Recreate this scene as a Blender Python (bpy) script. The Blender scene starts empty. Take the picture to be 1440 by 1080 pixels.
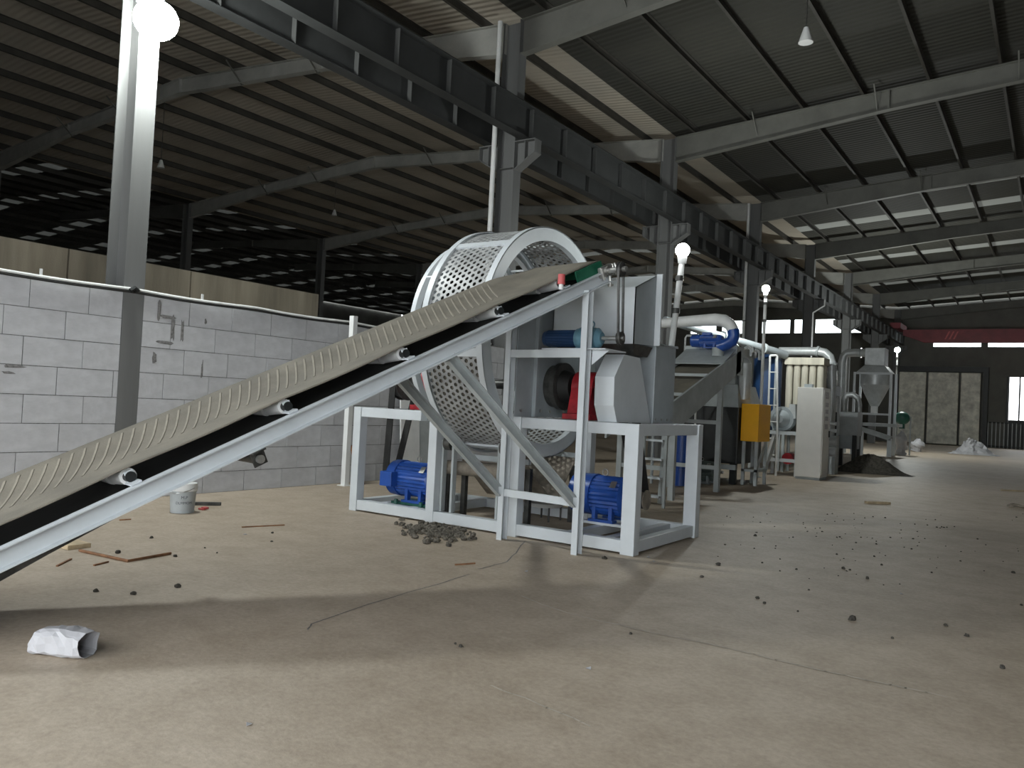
import bpy, math, random
from mathutils import Vector, Matrix
random.seed(7)
R = math.radians
SC = bpy.context.scene
COL = SC.collection

# ------------------------------------------------------------------ camera
FPX = 1126.0
CAMH = 1.45
_xv, _y0, _sl = 1488.0, 566.0, 0.05
_up = Vector((_sl, 1, -(_y0 - 540) / FPX)).normalized()
_Y = Vector(((_xv - 720) / FPX, -(_y0 + _sl * (_xv - 720) - 540) / FPX, -1.0))
_Y = (_Y - _up * _Y.dot(_up)).normalized()
_X = _Y.cross(_up)
RM = Matrix((_X, _Y, _up))
cd = bpy.data.cameras.new('camera')
cam = bpy.data.objects.new('camera', cd)
COL.objects.link(cam)
cam.matrix_world = Matrix.Translation((0, 0, CAMH)) @ RM.to_4x4()
cd.sensor_width = 36.0
cd.lens = FPX / 1440 * 36
cd.clip_start, cd.clip_end = 0.05, 300
SC.camera = cam
CP = Vector((0, 0, CAMH))

# ------------------------------------------------------------------ world, exposure
w = bpy.data.worlds.new('overcast_sky')
SC.world = w
w.use_nodes = True
bg = w.node_tree.nodes['Background']
bg.inputs[0].default_value = (0.93, 0.97, 1.0, 1)
bg.inputs[1].default_value = 4.2
vs = SC.view_settings
vs.view_transform = 'Standard'
vs.look = 'None'
vs.gamma = 1.0
vs.use_curve_mapping = False
vs.exposure = 0.32
SC.cycles.use_denoising = True
SC.cycles.max_bounces = 6
SC.cycles.diffuse_bounces = 4
SC.cycles.sample_clamp_indirect = 4.0
COLUMN_LAMP = 240.0      # emission strength of the bulbs
POLE_LAMP = 1500.0
NEAR_POLE_LAMP = 130.0
LAMP_TINT = (0.95, 1.0, 0.97)


def ray(px, py):
    return RM @ Vector(((px - 720) / FPX, -(py - 540) / FPX, -1))


def fl(px, py, z=0.0):
    d = ray(px, py)
    return CP + d * ((z - CAMH) / d.z)


def onX(px, py, x):
    d = ray(px, py)
    return CP + d * (x / d.x)


def onY(px, py, y):
    d = ray(px, py)
    return CP + d * (y / d.y)


# ------------------------------------------------------------------ materials
MATS = {}


def mat(name, col, rough=0.5, metal=0.0, var=0.12, scale=3.0, bump=0.0, bscale=40.0, col2=None, streak=False, spec=0.5, detail=6.0):
    if name in MATS:
        return MATS[name]
    m = bpy.data.materials.new(name)
    m.use_nodes = True
    nt = m.node_tree
    b = nt.nodes['Principled BSDF']
    tc = nt.nodes.new('ShaderNodeTexCoord')
    no = nt.nodes.new('ShaderNodeTexNoise')
    no.inputs['Scale'].default_value = scale
    no.inputs['Detail'].default_value = detail
    no.inputs['Roughness'].default_value = 0.62
    src = tc.outputs['Object']
    if streak:
        mp = nt.nodes.new('ShaderNodeMapping')
        mp.inputs['Scale'].default_value = (1, 1, 0.12)
        nt.links.new(src, mp.inputs[0])
        src = mp.outputs[0]
    nt.links.new(src, no.inputs['Vector'])
    rp = nt.nodes.new('ShaderNodeValToRGB')
    c2 = col2 if col2 else tuple(max(0, c * (1 - 2.2 * var)) for c in col)
    c1 = col if col2 else tuple(min(1, c * (1 + var)) for c in col)
    rp.color_ramp.elements[0].position = 0.32
    rp.color_ramp.elements[1].position = 0.66
    rp.color_ramp.elements[0].color = (*c2, 1)
    rp.color_ramp.elements[1].color = (*c1, 1)
    nt.links.new(no.outputs[0], rp.inputs[0])
    nt.links.new(rp.outputs[0], b.inputs['Base Color'])
    b.inputs['Roughness'].default_value = rough
    b.inputs['Metallic'].default_value = metal
    b.inputs['Specular IOR Level'].default_value = spec
    if bump:
        n2 = nt.nodes.new('ShaderNodeTexNoise')
        n2.inputs['Scale'].default_value = bscale
        n2.inputs['Detail'].default_value = 5
        nt.links.new(tc.outputs['Object'], n2.inputs['Vector'])
        bp = nt.nodes.new('ShaderNodeBump')
        bp.inputs['Strength'].default_value = bump
        bp.inputs['Distance'].default_value = 0.02
        nt.links.new(n2.outputs[0], bp.inputs['Height'])
        nt.links.new(bp.outputs[0], b.inputs['Normal'])
    MATS[name] = m
    return m


def emat(name, col, strength):
    m = bpy.data.materials.new(name)
    m.use_nodes = True
    nt = m.node_tree
    nt.nodes.clear()
    o = nt.nodes.new('ShaderNodeOutputMaterial')
    e = nt.nodes.new('ShaderNodeEmission')
    e.inputs[0].default_value = (*col, 1)
    e.inputs[1].default_value = strength
    nt.links.new(e.outputs[0], o.inputs[0])
    MATS[name] = m
    return m


def glassmat(name):
    m = bpy.data.materials.new(name)
    m.use_nodes = True
    nt = m.node_tree
    nt.nodes.clear()
    o = nt.nodes.new('ShaderNodeOutputMaterial')
    t = nt.nodes.new('ShaderNodeBsdfTransparent')
    t.inputs[0].default_value = (0.92, 0.95, 0.95, 1)
    g = nt.nodes.new('ShaderNodeBsdfGlossy')
    g.inputs['Roughness'].default_value = 0.05
    mx = nt.nodes.new('ShaderNodeMixShader')
    mx.inputs[0].default_value = 0.06
    nt.links.new(t.outputs[0], mx.inputs[1])
    nt.links.new(g.outputs[0], mx.inputs[2])
    nt.links.new(mx.outputs[0], o.inputs[0])
    return m


def translucent(name, col, trans):
    m = bpy.data.materials.new(name)
    m.use_nodes = True
    nt = m.node_tree
    nt.nodes.clear()
    o = nt.nodes.new('ShaderNodeOutputMaterial')
    t = nt.nodes.new('ShaderNodeBsdfTranslucent')
    t.inputs[0].default_value = (*[c * trans for c in col], 1)
    d = nt.nodes.new('ShaderNodeBsdfDiffuse')
    d.inputs[0].default_value = (*[c * .3 for c in col], 1)
    a = nt.nodes.new('ShaderNodeAddShader')
    nt.links.new(t.outputs[0], a.inputs[0])
    nt.links.new(d.outputs[0], a.inputs[1])
    nt.links.new(a.outputs[0], o.inputs[0])
    return m


def floor_mat():
    m = bpy.data.materials.new('worn_concrete_floor')
    m.use_nodes = True
    nt = m.node_tree
    L = nt.links.new
    b = nt.nodes['Principled BSDF']
    tc = nt.nodes.new('ShaderNodeTexCoord')

    def noise(scale, detail=6, rough=0.6):
        n = nt.nodes.new('ShaderNodeTexNoise')
        n.inputs['Scale'].default_value = scale
        n.inputs['Detail'].default_value = detail
        n.inputs['Roughness'].default_value = rough
        L(tc.outputs['Object'], n.inputs['Vector'])
        return n

    def ramp(p0, c0, p1, c1):
        r = nt.nodes.new('ShaderNodeValToRGB')
        r.color_ramp.elements[0].position = p0
        r.color_ramp.elements[1].position = p1
        r.color_ramp.elements[0].color = (*c0, 1)
        r.color_ramp.elements[1].color = (*c1, 1)
        return r

    def mul(a, b_, f=1.0):
        x = nt.nodes.new('ShaderNodeMix')
        x.data_type = 'RGBA'
        x.blend_type = 'MULTIPLY'
        x.inputs[0].default_value = f
        L(a, x.inputs[6])
        L(b_, x.inputs[7])
        return x.outputs[2]
    n1 = noise(0.45, 8, 0.65)
    r1 = ramp(0.3, (0.395, 0.328, 0.252), 0.7, (0.485, 0.412, 0.326))
    L(n1.outputs[0], r1.inputs[0])
    n2 = noise(28, 4, 0.7)
    r2 = ramp(0.3, (0.84, 0.83, 0.82), 0.62, (1.06, 1.06, 1.06))
    L(n2.outputs[0], r2.inputs[0])
    n3 = noise(3.2, 6, 0.7)
    r3 = ramp(0.36, (0.84, 0.82, 0.79), 0.6, (1, 1, 1))
    L(n3.outputs[0], r3.inputs[0])
    c = mul(mul(r1.outputs[0], r2.outputs[0]), r3.outputs[0])
    L(c, b.inputs['Base Color'])
    b.inputs['Roughness'].default_value = 0.62
    b.inputs['Specular IOR Level'].default_value = 0.5
    bp = nt.nodes.new('ShaderNodeBump')
    bp.inputs['Strength'].default_value = 0.2
    bp.inputs['Distance'].default_value = 0.01
    L(n2.outputs[0], bp.inputs['Height'])
    L(bp.outputs[0], b.inputs['Normal'])
    return m


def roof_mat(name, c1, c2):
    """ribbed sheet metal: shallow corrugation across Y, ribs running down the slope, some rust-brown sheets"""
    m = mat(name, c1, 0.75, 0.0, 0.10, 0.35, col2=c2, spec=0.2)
    nt = m.node_tree
    b = nt.nodes['Principled BSDF']
    tc = nt.nodes.new('ShaderNodeTexCoord')
    wv = nt.nodes.new('ShaderNodeTexWave')
    wv.bands_direction = 'Y'
    wv.inputs['Scale'].default_value = 1.6
    bp = nt.nodes.new('ShaderNodeBump')
    bp.inputs['Strength'].default_value = 0.5
    bp.inputs['Distance'].default_value = 0.04
    nt.links.new(tc.outputs['Object'], wv.inputs['Vector'])
    nt.links.new(wv.outputs[1], bp.inputs['Height'])
    nt.links.new(bp.outputs[0], b.inputs['Normal'])
    return m


M_PAINT = mat('pale_grey_machine_paint', (0.60, 0.64, 0.665), 0.42, 0.0, 0.035, 2.5)
M_PAINT2 = mat('dusty_grey_machine_paint', (0.42, 0.455, 0.46), 0.5, 0.0, 0.10, 2.0)
M_GREY = mat('grey_machine_paint', (0.36, 0.40, 0.42), 0.45, 0.0, 0.08, 2.0)
M_WHITE = mat('white_paint', (0.74, 0.75, 0.74), 0.5, 0, 0.05, 3)
M_BLUE = mat('blue_motor_enamel', (0.018, 0.075, 0.33), 0.3, 0.0, 0.10, 6)
M_BLUE2 = mat('dull_blue_enamel', (0.012, 0.04, 0.105), 0.4, 0.0, 0.12, 6)
M_BLUETANK = mat('dark_blue_tank_paint', (0.018, 0.05, 0.13), 0.35, 0.0, 0.12, 3)
M_TEAL = mat('pale_blue_gearbox_paint', (0.13, 0.26, 0.33), 0.35, 0.0, 0.12, 6)
M_RED = mat('red_bearing_paint', (0.42, 0.02, 0.03), 0.4, 0, 0.2, 8)
M_CRANE = mat('red_crane_paint', (0.22, 0.03, 0.04), 0.5, 0, 0.12, 2)
M_YELLOW = mat('amber_yellow_paint', (0.95, 0.47, 0.003), 0.4, 0, 0.03, 3)
M_BLACK = mat('black_paint', (0.012, 0.014, 0.014), 0.5, 0, 0.2, 6)
M_RUBBER = mat('black_rubber', (0.014, 0.014, 0.013), 0.7, 0, 0.2, 10)
M_BELT = mat('dusty_rubber_belt', (0.215, 0.195, 0.155), 0.85, 0, 0.1, 3, bump=0.15, bscale=60, col2=(0.15, 0.136, 0.11))
M_CLEAT = mat('dusty_belt_cleat', (0.29, 0.265, 0.215), 0.85, 0, 0.1, 6)
M_STEEL = mat('bare_steel', (0.46, 0.46, 0.44), 0.35, 0.75, 0.15, 12)
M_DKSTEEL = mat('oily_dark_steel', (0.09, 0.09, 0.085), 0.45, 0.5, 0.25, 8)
M_SCREEN = mat('galvanised_screen_plate', (0.36, 0.37, 0.37), 0.5, 0.15, 0.18, 3)
M_COLUMN = mat('grey_column_paint', (0.145, 0.148, 0.145), 0.6, 0, 0.08, 2.0, streak=True)
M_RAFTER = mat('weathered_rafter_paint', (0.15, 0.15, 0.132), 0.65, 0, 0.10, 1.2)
M_RAFTERL = mat('lamp_lightened_rafter_paint', (0.40, 0.40, 0.37), 0.65, 0, 0.10, 1.2)  # left span rafters: lamp light put into a lighter paint
M_PURLIN = mat('dark_purlin_steel', (0.05, 0.046, 0.038), 0.7, 0, 0.15, 2)
M_CRBEAM = mat('dark_crane_beam_paint', (0.036, 0.038, 0.038), 0.6, 0, 0.12, 2)
M_CRSTIFF = mat('crane_beam_stiffener_paint', (0.075, 0.077, 0.075), 0.6, 0, 0.12, 2)
M_BLOCK = mat('grey_aerated_concrete', (0.49, 0.495, 0.51), 0.9, 0, 0.05, 3.5, bump=0.25, bscale=90)
M_MORTAR = mat('dark_mortar', (0.20, 0.195, 0.19), 0.95, 0, 0.2, 30, bump=0.3)
M_PANELW = mat('stained_beige_concrete', (0.34, 0.30, 0.23), 0.9, 0, 0.22, 1.2, bump=0.2, streak=True)
M_ENDWALL = mat('grimy_end_wall_sheet', (0.14, 0.14, 0.125), 0.8, 0, 0.12, 0.6)
M_DIRT = mat('dark_ground_material', (0.085, 0.078, 0.064), 0.95, 0, 0.3, 14, bump=0.6, bscale=50)
M_RUBBLE = mat('grey_brown_rubble', (0.15, 0.135, 0.11), 0.95, 0, 0.35, 25, bump=0.6, bscale=60)
M_WOOD = mat('pale_wood', (0.50, 0.40, 0.26), 0.75, 0, 0.15, 8)
M_WOODBR = mat('brown_wood', (0.26, 0.13, 0.065), 0.75, 0, 0.2, 8)
M_PLASTIC = mat('white_plastic_sheeting', (0.44, 0.44, 0.46), 0.35, 0, 0.08, 4, bump=0.2, bscale=10)
M_PAPER = mat('white_paper', (0.43, 0.43, 0.45), 0.7, 0, 0.05, 5, bump=0.15, bscale=14)
M_CABINET = mat('cream_cabinet_paint', (0.80, 0.795, 0.76), 0.45, 0, 0.03, 2)
M_BAG = mat('cream_filter_cloth', (0.56, 0.53, 0.44), 0.9, 0, 0.12, 4, streak=True)
M_DOOR = mat('quilted_insulation_panel', (0.72, 0.71, 0.62), 0.5, 0.0, 0.16, 2.5, bump=0.5, bscale=6)
M_GREENP = mat('green_belt_underside', (0.01, 0.11, 0.06), 0.5, 0, 0.15, 5)
M_GREEN = mat('dark_green_paint', (0.02, 0.10, 0.075), 0.4, 0, 0.15, 5)
M_RUST = mat('rusty_brown_tube', (0.27, 0.235, 0.19), 0.7, 0.1, 0.2, 6)
M_PIPE = mat('galvanised_duct', (0.52, 0.545, 0.55), 0.38, 0.2, 0.08, 4)
M_PINK = mat('red_plastic_cap', (0.55, 0.10, 0.10), 0.5, 0, 0.1, 5)
M_BUCKET = mat('grey_plastic_pail', (0.40, 0.43, 0.44), 0.45, 0, 0.06, 4)
M_LABEL = mat('printed_paper_label', (0.56, 0.53, 0.54), 0.6, 0, 0.25, 40)
M_INK = mat('dark_ink', (0.06, 0.07, 0.08), 0.7, 0, 0.1, 5)
M_FLOOR = floor_mat()
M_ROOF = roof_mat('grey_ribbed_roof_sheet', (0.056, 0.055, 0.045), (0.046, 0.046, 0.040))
M_ROOFL = roof_mat('lamp_lightened_brown_sheet', (0.52, 0.46, 0.375), (0.42, 0.385, 0.325))  # brown left span sheets, base colour raised to stand in for lamp light
M_GLASS = glassmat('window_glass')
M_SKYL = translucent('translucent_roof_sheet', (0.9, 0.92, 0.85), 0.02)
M_SKYLD = translucent('dim_translucent_roof_sheet', (0.9, 0.92, 0.85), 0.009)  # lower transmission than M_SKYL, for the far left strips
M_BULB = emat('column_lamp_glow', LAMP_TINT, COLUMN_LAMP)
M_BULB2 = emat('pole_lamp_glow', LAMP_TINT, POLE_LAMP)
M_BULB3 = emat('near_pole_lamp_glow', LAMP_TINT, NEAR_POLE_LAMP)
M_CRACK = mat('pale_crack_filler', (0.50, 0.45, 0.38), 0.9, 0, 0.1, 8)
M_DAYBAG = mat('pale_grey_hose', (0.55, 0.56, 0.55), 0.6, 0, 0.1, 5)


# ------------------------------------------------------------------ mesh builder
ORG = {}


class MB:
    def __init__(s):
        s.v = []
        s.f = []

    def add(s, vs_, fs):
        o = len(s.v)
        s.v += [Vector(p) for p in vs_]
        s.f += [tuple(i + o for i in f) for f in fs]
        return s

    def box(s, x0, x1, y0, y1, z0, z1):
        p = [(x0, y0, z0), (x1, y0, z0), (x1, y1, z0), (x0, y1, z0), (x0, y0, z1), (x1, y0, z1), (x1, y1, z1), (x0, y1, z1)]
        return s.add(p, [(3, 2, 1, 0), (4, 5, 6, 7), (0, 1, 5, 4), (1, 2, 6, 5), (2, 3, 7, 6), (3, 0, 4, 7)])

    def ext(s, prof, p0, p1, side, up):
        """extrude a 2D profile (a along side, b along up) from p0 to p1"""
        p0, p1, side, up = Vector(p0), Vector(p1), Vector(side), Vector(up)
        n = len(prof)
        a = [p0 + side * q[0] + up * q[1] for q in prof]
        b = [p1 + side * q[0] + up * q[1] for q in prof]
        return s.add(a + b, [tuple(range(n - 1, -1, -1)), tuple(range(n, 2 * n))] + [(i, (i + 1) % n, n + (i + 1) % n, n + i) for i in range(n)])

    def beam(s, p0, p1, wd, ht, up=(0, 0, 1)):
        p0, p1 = Vector(p0), Vector(p1)
        d = (p1 - p0).normalized()
        u = Vector(up)
        if abs(d.dot(u)) > 0.99:
            u = Vector((0, 1, 0))
        sd = d.cross(u).normalized()
        u = sd.cross(d).normalized()
        return s.ext([(-wd / 2, -ht / 2), (wd / 2, -ht / 2), (wd / 2, ht / 2), (-wd / 2, ht / 2)], p0, p1, sd, u)

    def chan(s, p0, p1, ht, fw, t, side, up):
        """C channel: web at side=0, flanges reach towards +side; up = web direction"""
        h = ht / 2
        prof = [(0, -h), (fw, -h), (fw, -h + t), (t, -h + t), (t, h - t), (fw, h - t), (fw, h), (0, h)]
        return s.ext(prof, p0, p1, side, up)

    def cyl(s, p0, p1, r0, r1=None, n=16, cap=True):
        r1 = r0 if r1 is None else r1
        p0, p1 = Vector(p0), Vector(p1)
        d = (p1 - p0).normalized()
        u = Vector((0, 0, 1)) if abs(d.z) < 0.95 else Vector((0, 1, 0))
        a = d.cross(u).normalized()
        b = a.cross(d)
        vs_ = []
        for p, r in ((p0, r0), (p1, r1)):
            for i in range(n):
                t = 2 * math.pi * i / n
                vs_.append(p + (a * math.cos(t) + b * math.sin(t)) * r)
        fs = [(i, (i + 1) % n, n + (i + 1) % n, n + i) for i in range(n)]
        if cap:
            fs += [tuple(range(n - 1, -1, -1)), tuple(range(n, 2 * n))]
        return s.add(vs_, fs)

    def tube(s, pts, r, n=10, cap=True):
        pts = [Vector(p) for p in pts]
        rs = r if isinstance(r, (list, tuple)) else [r] * len(pts)
        vs_ = []
        a = None
        for i, p in enumerate(pts):
            d = (pts[min(i + 1, len(pts) - 1)] - pts[max(i - 1, 0)]).normalized()
            if a is None:
                u = Vector((0, 0, 1)) if abs(d.z) < 0.9 else Vector((0, 1, 0))
                a = d.cross(u).normalized()
            a = (a - d * a.dot(d)).normalized()
            b = a.cross(d)
            for k in range(n):
                t = 2 * math.pi * k / n
                vs_.append(p + (a * math.cos(t) + b * math.sin(t)) * rs[i])
        fs = []
        for i in range(len(pts) - 1):
            for k in range(n):
                fs.append((i * n + k, i * n + (k + 1) % n, (i + 1) * n + (k + 1) % n, (i + 1) * n + k))
        if cap:
            fs += [tuple(range(n - 1, -1, -1)), tuple(range((len(pts) - 1) * n, len(pts) * n))]
        return s.add(vs_, fs)

    def ringx(s, x0, x1, yc, zc, ri, ro, n=64):
        """annular prism about an axis along X"""
        vs_ = []
        for x, r in ((x0, ri), (x0, ro), (x1, ro), (x1, ri)):
            for i in range(n):
                t = 2 * math.pi * i / n
                vs_.append((x, yc + r * math.cos(t), zc + r * math.sin(t)))
        fs = []
        for k in range(4):
            j = (k + 1) % 4
            for i in range(n):
                fs.append((k * n + i, k * n + (i + 1) % n, j * n + (i + 1) % n, j * n + i))
        return s.add(vs_, fs)

    def ball(s, c, r, n=12, m=8, sq=(1, 1, 1)):
        c = Vector(c)
        vs_ = [c + Vector((0, 0, r * sq[2]))]
        for j in range(1, m):
            ph = math.pi * j / m
            for i in range(n):
                t = 2 * math.pi * i / n
                vs_.append(c + Vector((r * sq[0] * math.sin(ph) * math.cos(t), r * sq[1] * math.sin(ph) * math.sin(t), r * sq[2] * math.cos(ph))))
        vs_.append(c - Vector((0, 0, r * sq[2])))
        fs = [(0, 1 + i, 1 + (i + 1) % n) for i in range(n)]
        for j in range(m - 2):
            for i in range(n):
                a = 1 + j * n
                fs.append((a + i, a + n + i, a + n + (i + 1) % n, a + (i + 1) % n))
        e = 1 + (m - 2) * n
        fs += [(e + i, len(vs_) - 1, e + (i + 1) % n) for i in range(n)]
        return s.add(vs_, fs)

    def frustum(s, r0, z0, r1, z1, open_=False):
        """r = (x0,x1,y0,y1) rectangles at two heights"""
        a = [(r0[0], r0[2], z0), (r0[1], r0[2], z0), (r0[1], r0[3], z0), (r0[0], r0[3], z0)]
        b = [(r1[0], r1[2], z1), (r1[1], r1[2], z1), (r1[1], r1[3], z1), (r1[0], r1[3], z1)]
        fs = [(i, (i + 1) % 4, 4 + (i + 1) % 4, 4 + i) for i in range(4)]
        if not open_:
            fs += [(3, 2, 1, 0), (4, 5, 6, 7)]
        return s.add(a + b, fs)

    def mesh(s, name, org=(0, 0, 0), m=None, smooth=False):
        me = bpy.data.meshes.new(name)
        o = Vector(org)
        me.from_pydata([tuple(p - o) for p in s.v], [], s.f)
        if m:
            me.materials.append(m)
        me.update()
        if smooth:
            ang = R(35)
            me.polygons.foreach_set('use_smooth', [True] * len(me.polygons))
            try:
                me.set_sharp_from_angle(angle=ang)
            except Exception:
                pass
        return me

    def build(s, name, m, parent=None, smooth=False, label=None, kind=None, bevel=0.0, solid=0.0, org=None):
        if parent is not None:
            o = ORG[parent.name]
        elif org is not None:
            o = Vector(org)
        else:
            xs = [p.x for p in s.v]
            ys = [p.y for p in s.v]
            o = Vector(((min(xs) + max(xs)) / 2, (min(ys) + max(ys)) / 2, min(p.z for p in s.v)))
        ob = bpy.data.objects.new(name, s.mesh(name, o, m, smooth))
        COL.objects.link(ob)
        if parent is not None:
            ob.parent = parent
        else:
            ob.location = o
        ORG[ob.name] = o
        if label:
            ob['label'] = label
        if kind:
            ob['kind'] = kind
        if bevel:
            md = ob.modifiers.new('bevel', 'BEVEL')
            md.width = bevel
            md.segments = 2
            md.limit_method = 'ANGLE'
        if solid:
            md = ob.modifiers.new('solid', 'SOLIDIFY')
            md.thickness = solid
        return ob


def tag(o, label=None, cat=None, group=None, kind=None):
    if label:
        o['label'] = label
    if cat:
        o['category'] = cat
    if group:
        o['group'] = group
    if kind:
        o['kind'] = kind
    return o


def thing(name, label, cat, loc, group=None, kind=None):
    o = bpy.data.objects.new(name, None)
    COL.objects.link(o)
    o.location = loc
    o.empty_display_size = 0.2
    ORG[o.name] = Vector(loc)
    return tag(o, label, cat, group, kind)


def structure(name, loc=(0, 0, 0), label=None):
    o = thing(name, label, None, loc, None, 'structure')
    return o


def shared(name, me, loc, parent=None, rot=(0, 0, 0), scale=(1, 1, 1)):
    ob = bpy.data.objects.new(name, me)
    COL.objects.link(ob)
    if parent is not None:
        ob.parent = parent
        ob.location = Vector(loc) - ORG[parent.name]
    else:
        ob.location = loc
    ob.rotation_euler = rot
    ob.scale = scale
    ORG[ob.name] = Vector(loc)
    return ob


def rib_cyl(mb, p0, p1, r, n=28, fin=0.06):
    """motor body with cooling fins around it, axis p0-p1"""
    p0, p1 = Vector(p0), Vector(p1)
    d = (p1 - p0).normalized()
    u = Vector((0, 0, 1)) if abs(d.z) < .9 else Vector((0, 1, 0))
    a = d.cross(u).normalized()
    b = a.cross(d)
    vs_ = []
    N = n * 2
    for p in (p0, p1):
        for i in range(N):
            t = 2 * math.pi * i / N
            rr = r * (1 if i % 2 else 1 - fin)
            vs_.append(p + (a * math.cos(t) + b * math.sin(t)) * rr)
    fs = [(i, (i + 1) % N, N + (i + 1) % N, N + i) for i in range(N)] + [tuple(range(N - 1, -1, -1)), tuple(range(N, 2 * N))]
    mb.add(vs_, fs)


# ================================================================== STRUCTURE
BAY = 8.27
CY = [5.56 + BAY * k for k in range(-2, 8)]           # column lines
YB, YE = CY[1] - .2, CY[-1]                                # building ends
XA, XB, XC, XD = -9.82, -34.0, 14.6, -58.0            # column rows
RIDGE_R, RIDGE_L, RIDGE_3 = 2.4, -22.0, -46.0
ZV, ZR, ZL, ZB = 9.55, 10.36, 10.65, 9.98             # rafter-top heights: valley, ridges, far eave

fb = MB()
fb.add([(XD, YB, 0), (XC, YB, 0), (XC, YE + 14, 0), (XD, YE + 14, 0)], [(0, 1, 2, 3)])
fb.add([(XD, YB, -.2), (XC, YB, -.2), (XC, YE + 14, -.2), (XD, YE + 14, -.2)], [(3, 2, 1, 0)])
floor = fb.build('floor', M_FLOOR, kind='structure', org=(0, 0, 0))
tag(floor, 'dusty tan concrete floor with cracks')


def strip(mb, pts, wd, z=0.002):
    for (a, b) in zip(pts[:-1], pts[1:]):
        a, b = Vector((a[0], a[1], z)), Vector((b[0], b[1], z))
        d = (b - a).normalized()
        sd = Vector((-d.y, d.x, 0)) * wd / 2
        e = d * wd * .3
        mb.add([a - sd - e, b - sd + e, b + sd + e, a + sd - e], [(0, 1, 2, 3)])


for i, (px, wd) in enumerate([
    ([(735, 838), (762, 850), (820, 868), (900, 886), (960, 898), (1060, 920), (1160, 944), (1250, 963), (1330, 980)], .018),
    ([(672, 800), (690, 797), (712, 790), (724, 778), (738, 762)], .012),
    ([(430, 886), (440, 878), (520, 850), (600, 826), (660, 808)], .010),
    ([(690, 965), (740, 982), (790, 1004), (830, 1022)], .012),
]):
    m = MB()
    p = [fl(*q) for q in px]
    q = []
    for a, b in zip(p[:-1], p[1:]):
        for t in (0, .33, .66):
            v = a.lerp(b, t)
            q.append(v + Vector((random.uniform(-.012, .012), random.uniform(-.012, .012), 0)))
    q.append(p[-1])
    strip(m, q, wd)
    m.build('crack', M_CRACK if i in (0, 3) else M_MORTAR, floor)

# ---- ceiling: rafters, purlins, sheets
ceil = structure('ceiling', (0, 0, 0), 'dark sheet metal roof on steel rafters and purlins')


def top_z(x):
    if x >= RIDGE_R:
        return ZR + (ZV - ZR) * (x - RIDGE_R) / (XC - RIDGE_R)
    if x >= XA:
        return ZV + (ZR - ZV) * (x - XA) / (RIDGE_R - XA)
    if x >= RIDGE_L:
        return ZL + (ZV - ZL) * (x - RIDGE_L) / (XA - RIDGE_L)
    if x >= XB:
        return ZB + (ZL - ZB) * (x - XB) / (RIDGE_L - XB)
    if x >= RIDGE_3:
        return 10.7 + (ZB - 10.7) * (x - RIDGE_3) / (XB - RIDGE_3)
    return ZB + (10.7 - ZB) * (x - XD) / (RIDGE_3 - XD)


SLOPES = [(XA, RIDGE_R), (RIDGE_R, XC), (RIDGE_L, XA), (XB, RIDGE_L), (RIDGE_3, XB), (XD, RIDGE_3)]


def rafter_mesh(knots):
    """knots: (x, depth) along one slope; I section, web in XZ plane at y=0"""
    m = MB()
    for (xa, da), (xb, db) in zip(knots[:-1], knots[1:]):
        za, zb = top_z(xa + (1e-6 if xb > xa else -1e-6)), top_z(xb - (1e-6 if xb > xa else -1e-6))
        m.add([(xa, -.006, za), (xb, -.006, zb), (xb, -.006, zb - db), (xa, -.006, za - da),
               (xa, .006, za), (xb, .006, zb), (xb, .006, zb - db), (xa, .006, za - da)],
              [(0, 3, 2, 1), (4, 5, 6, 7), (0, 1, 5, 4), (3, 7, 6, 2), (0, 4, 7, 3), (1, 2, 6, 5)])
        for (p, q) in (((xa, za), (xb, zb)), ((xa, za - da), (xb, zb - db))):
            m.beam((p[0], 0, p[1] - .008), (q[0], 0, q[1] - .008), .20, .016)
        # splice plate
        m.box(xb - .02, xb + .02, -.09, .09, zb - db, zb)
    return m


RAFT = [
    rafter_mesh([(XA + .22, .72), (XA + 6.0, .5), (RIDGE_R, .46)]),
    rafter_mesh([(RIDGE_R, .46), (XC - 6, .5), (XC - .2, .72)]),
    rafter_mesh([(RIDGE_L, .44), (-15.8, .36), (XA - .22, .66)]),
    rafter_mesh([(XB + .2, .66), (-28.5, .36), (RIDGE_L, .44)]),
    rafter_mesh([(RIDGE_3, .44), (-40, .36), (XB - .2, .66)]),
]
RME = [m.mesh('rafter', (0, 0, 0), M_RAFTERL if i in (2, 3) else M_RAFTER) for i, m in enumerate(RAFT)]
for k, y in enumerate(CY[1:]):
    for j, me in enumerate(RME):
        if j == 1 and k < 2:
            continue
        shared('rafter', me, (0, y, 0), ceil)
# purlins
for (xa, xb) in SLOPES:
    n = 8 if xa > -12 else (7 if xa > -40 else 6)
    for i in range(n):
        x = xa + (xb - xa) * (i + .5) / n
        z = top_z(x)
        m = MB()
        m.chan((x, YB, z + .10), (x, YE, z + .10), .20, .07, .008, (1, 0, 0), (0, 0, 1))
        m.build('purlin', M_PURLIN, ceil)
# small braces from rafter bottom flange to purlins
bm_ = MB().beam((0, 0, 0), (.0, .55, .5), .03, .03).mesh('fly_brace', (0, 0, 0), M_RAFTER)
for y in CY[2:6]:
    for x in (-7.2, -4.1, -1.0, -12.9, -16.0, -19.1, -25.2, -28.3):
        dep = .45
        shared('fly_brace', bm_, (x, y, top_z(x) - dep), ceil)
        shared('fly_brace', bm_, (x, y, top_z(x) - dep), ceil, rot=(0, 0, math.pi))
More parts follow.
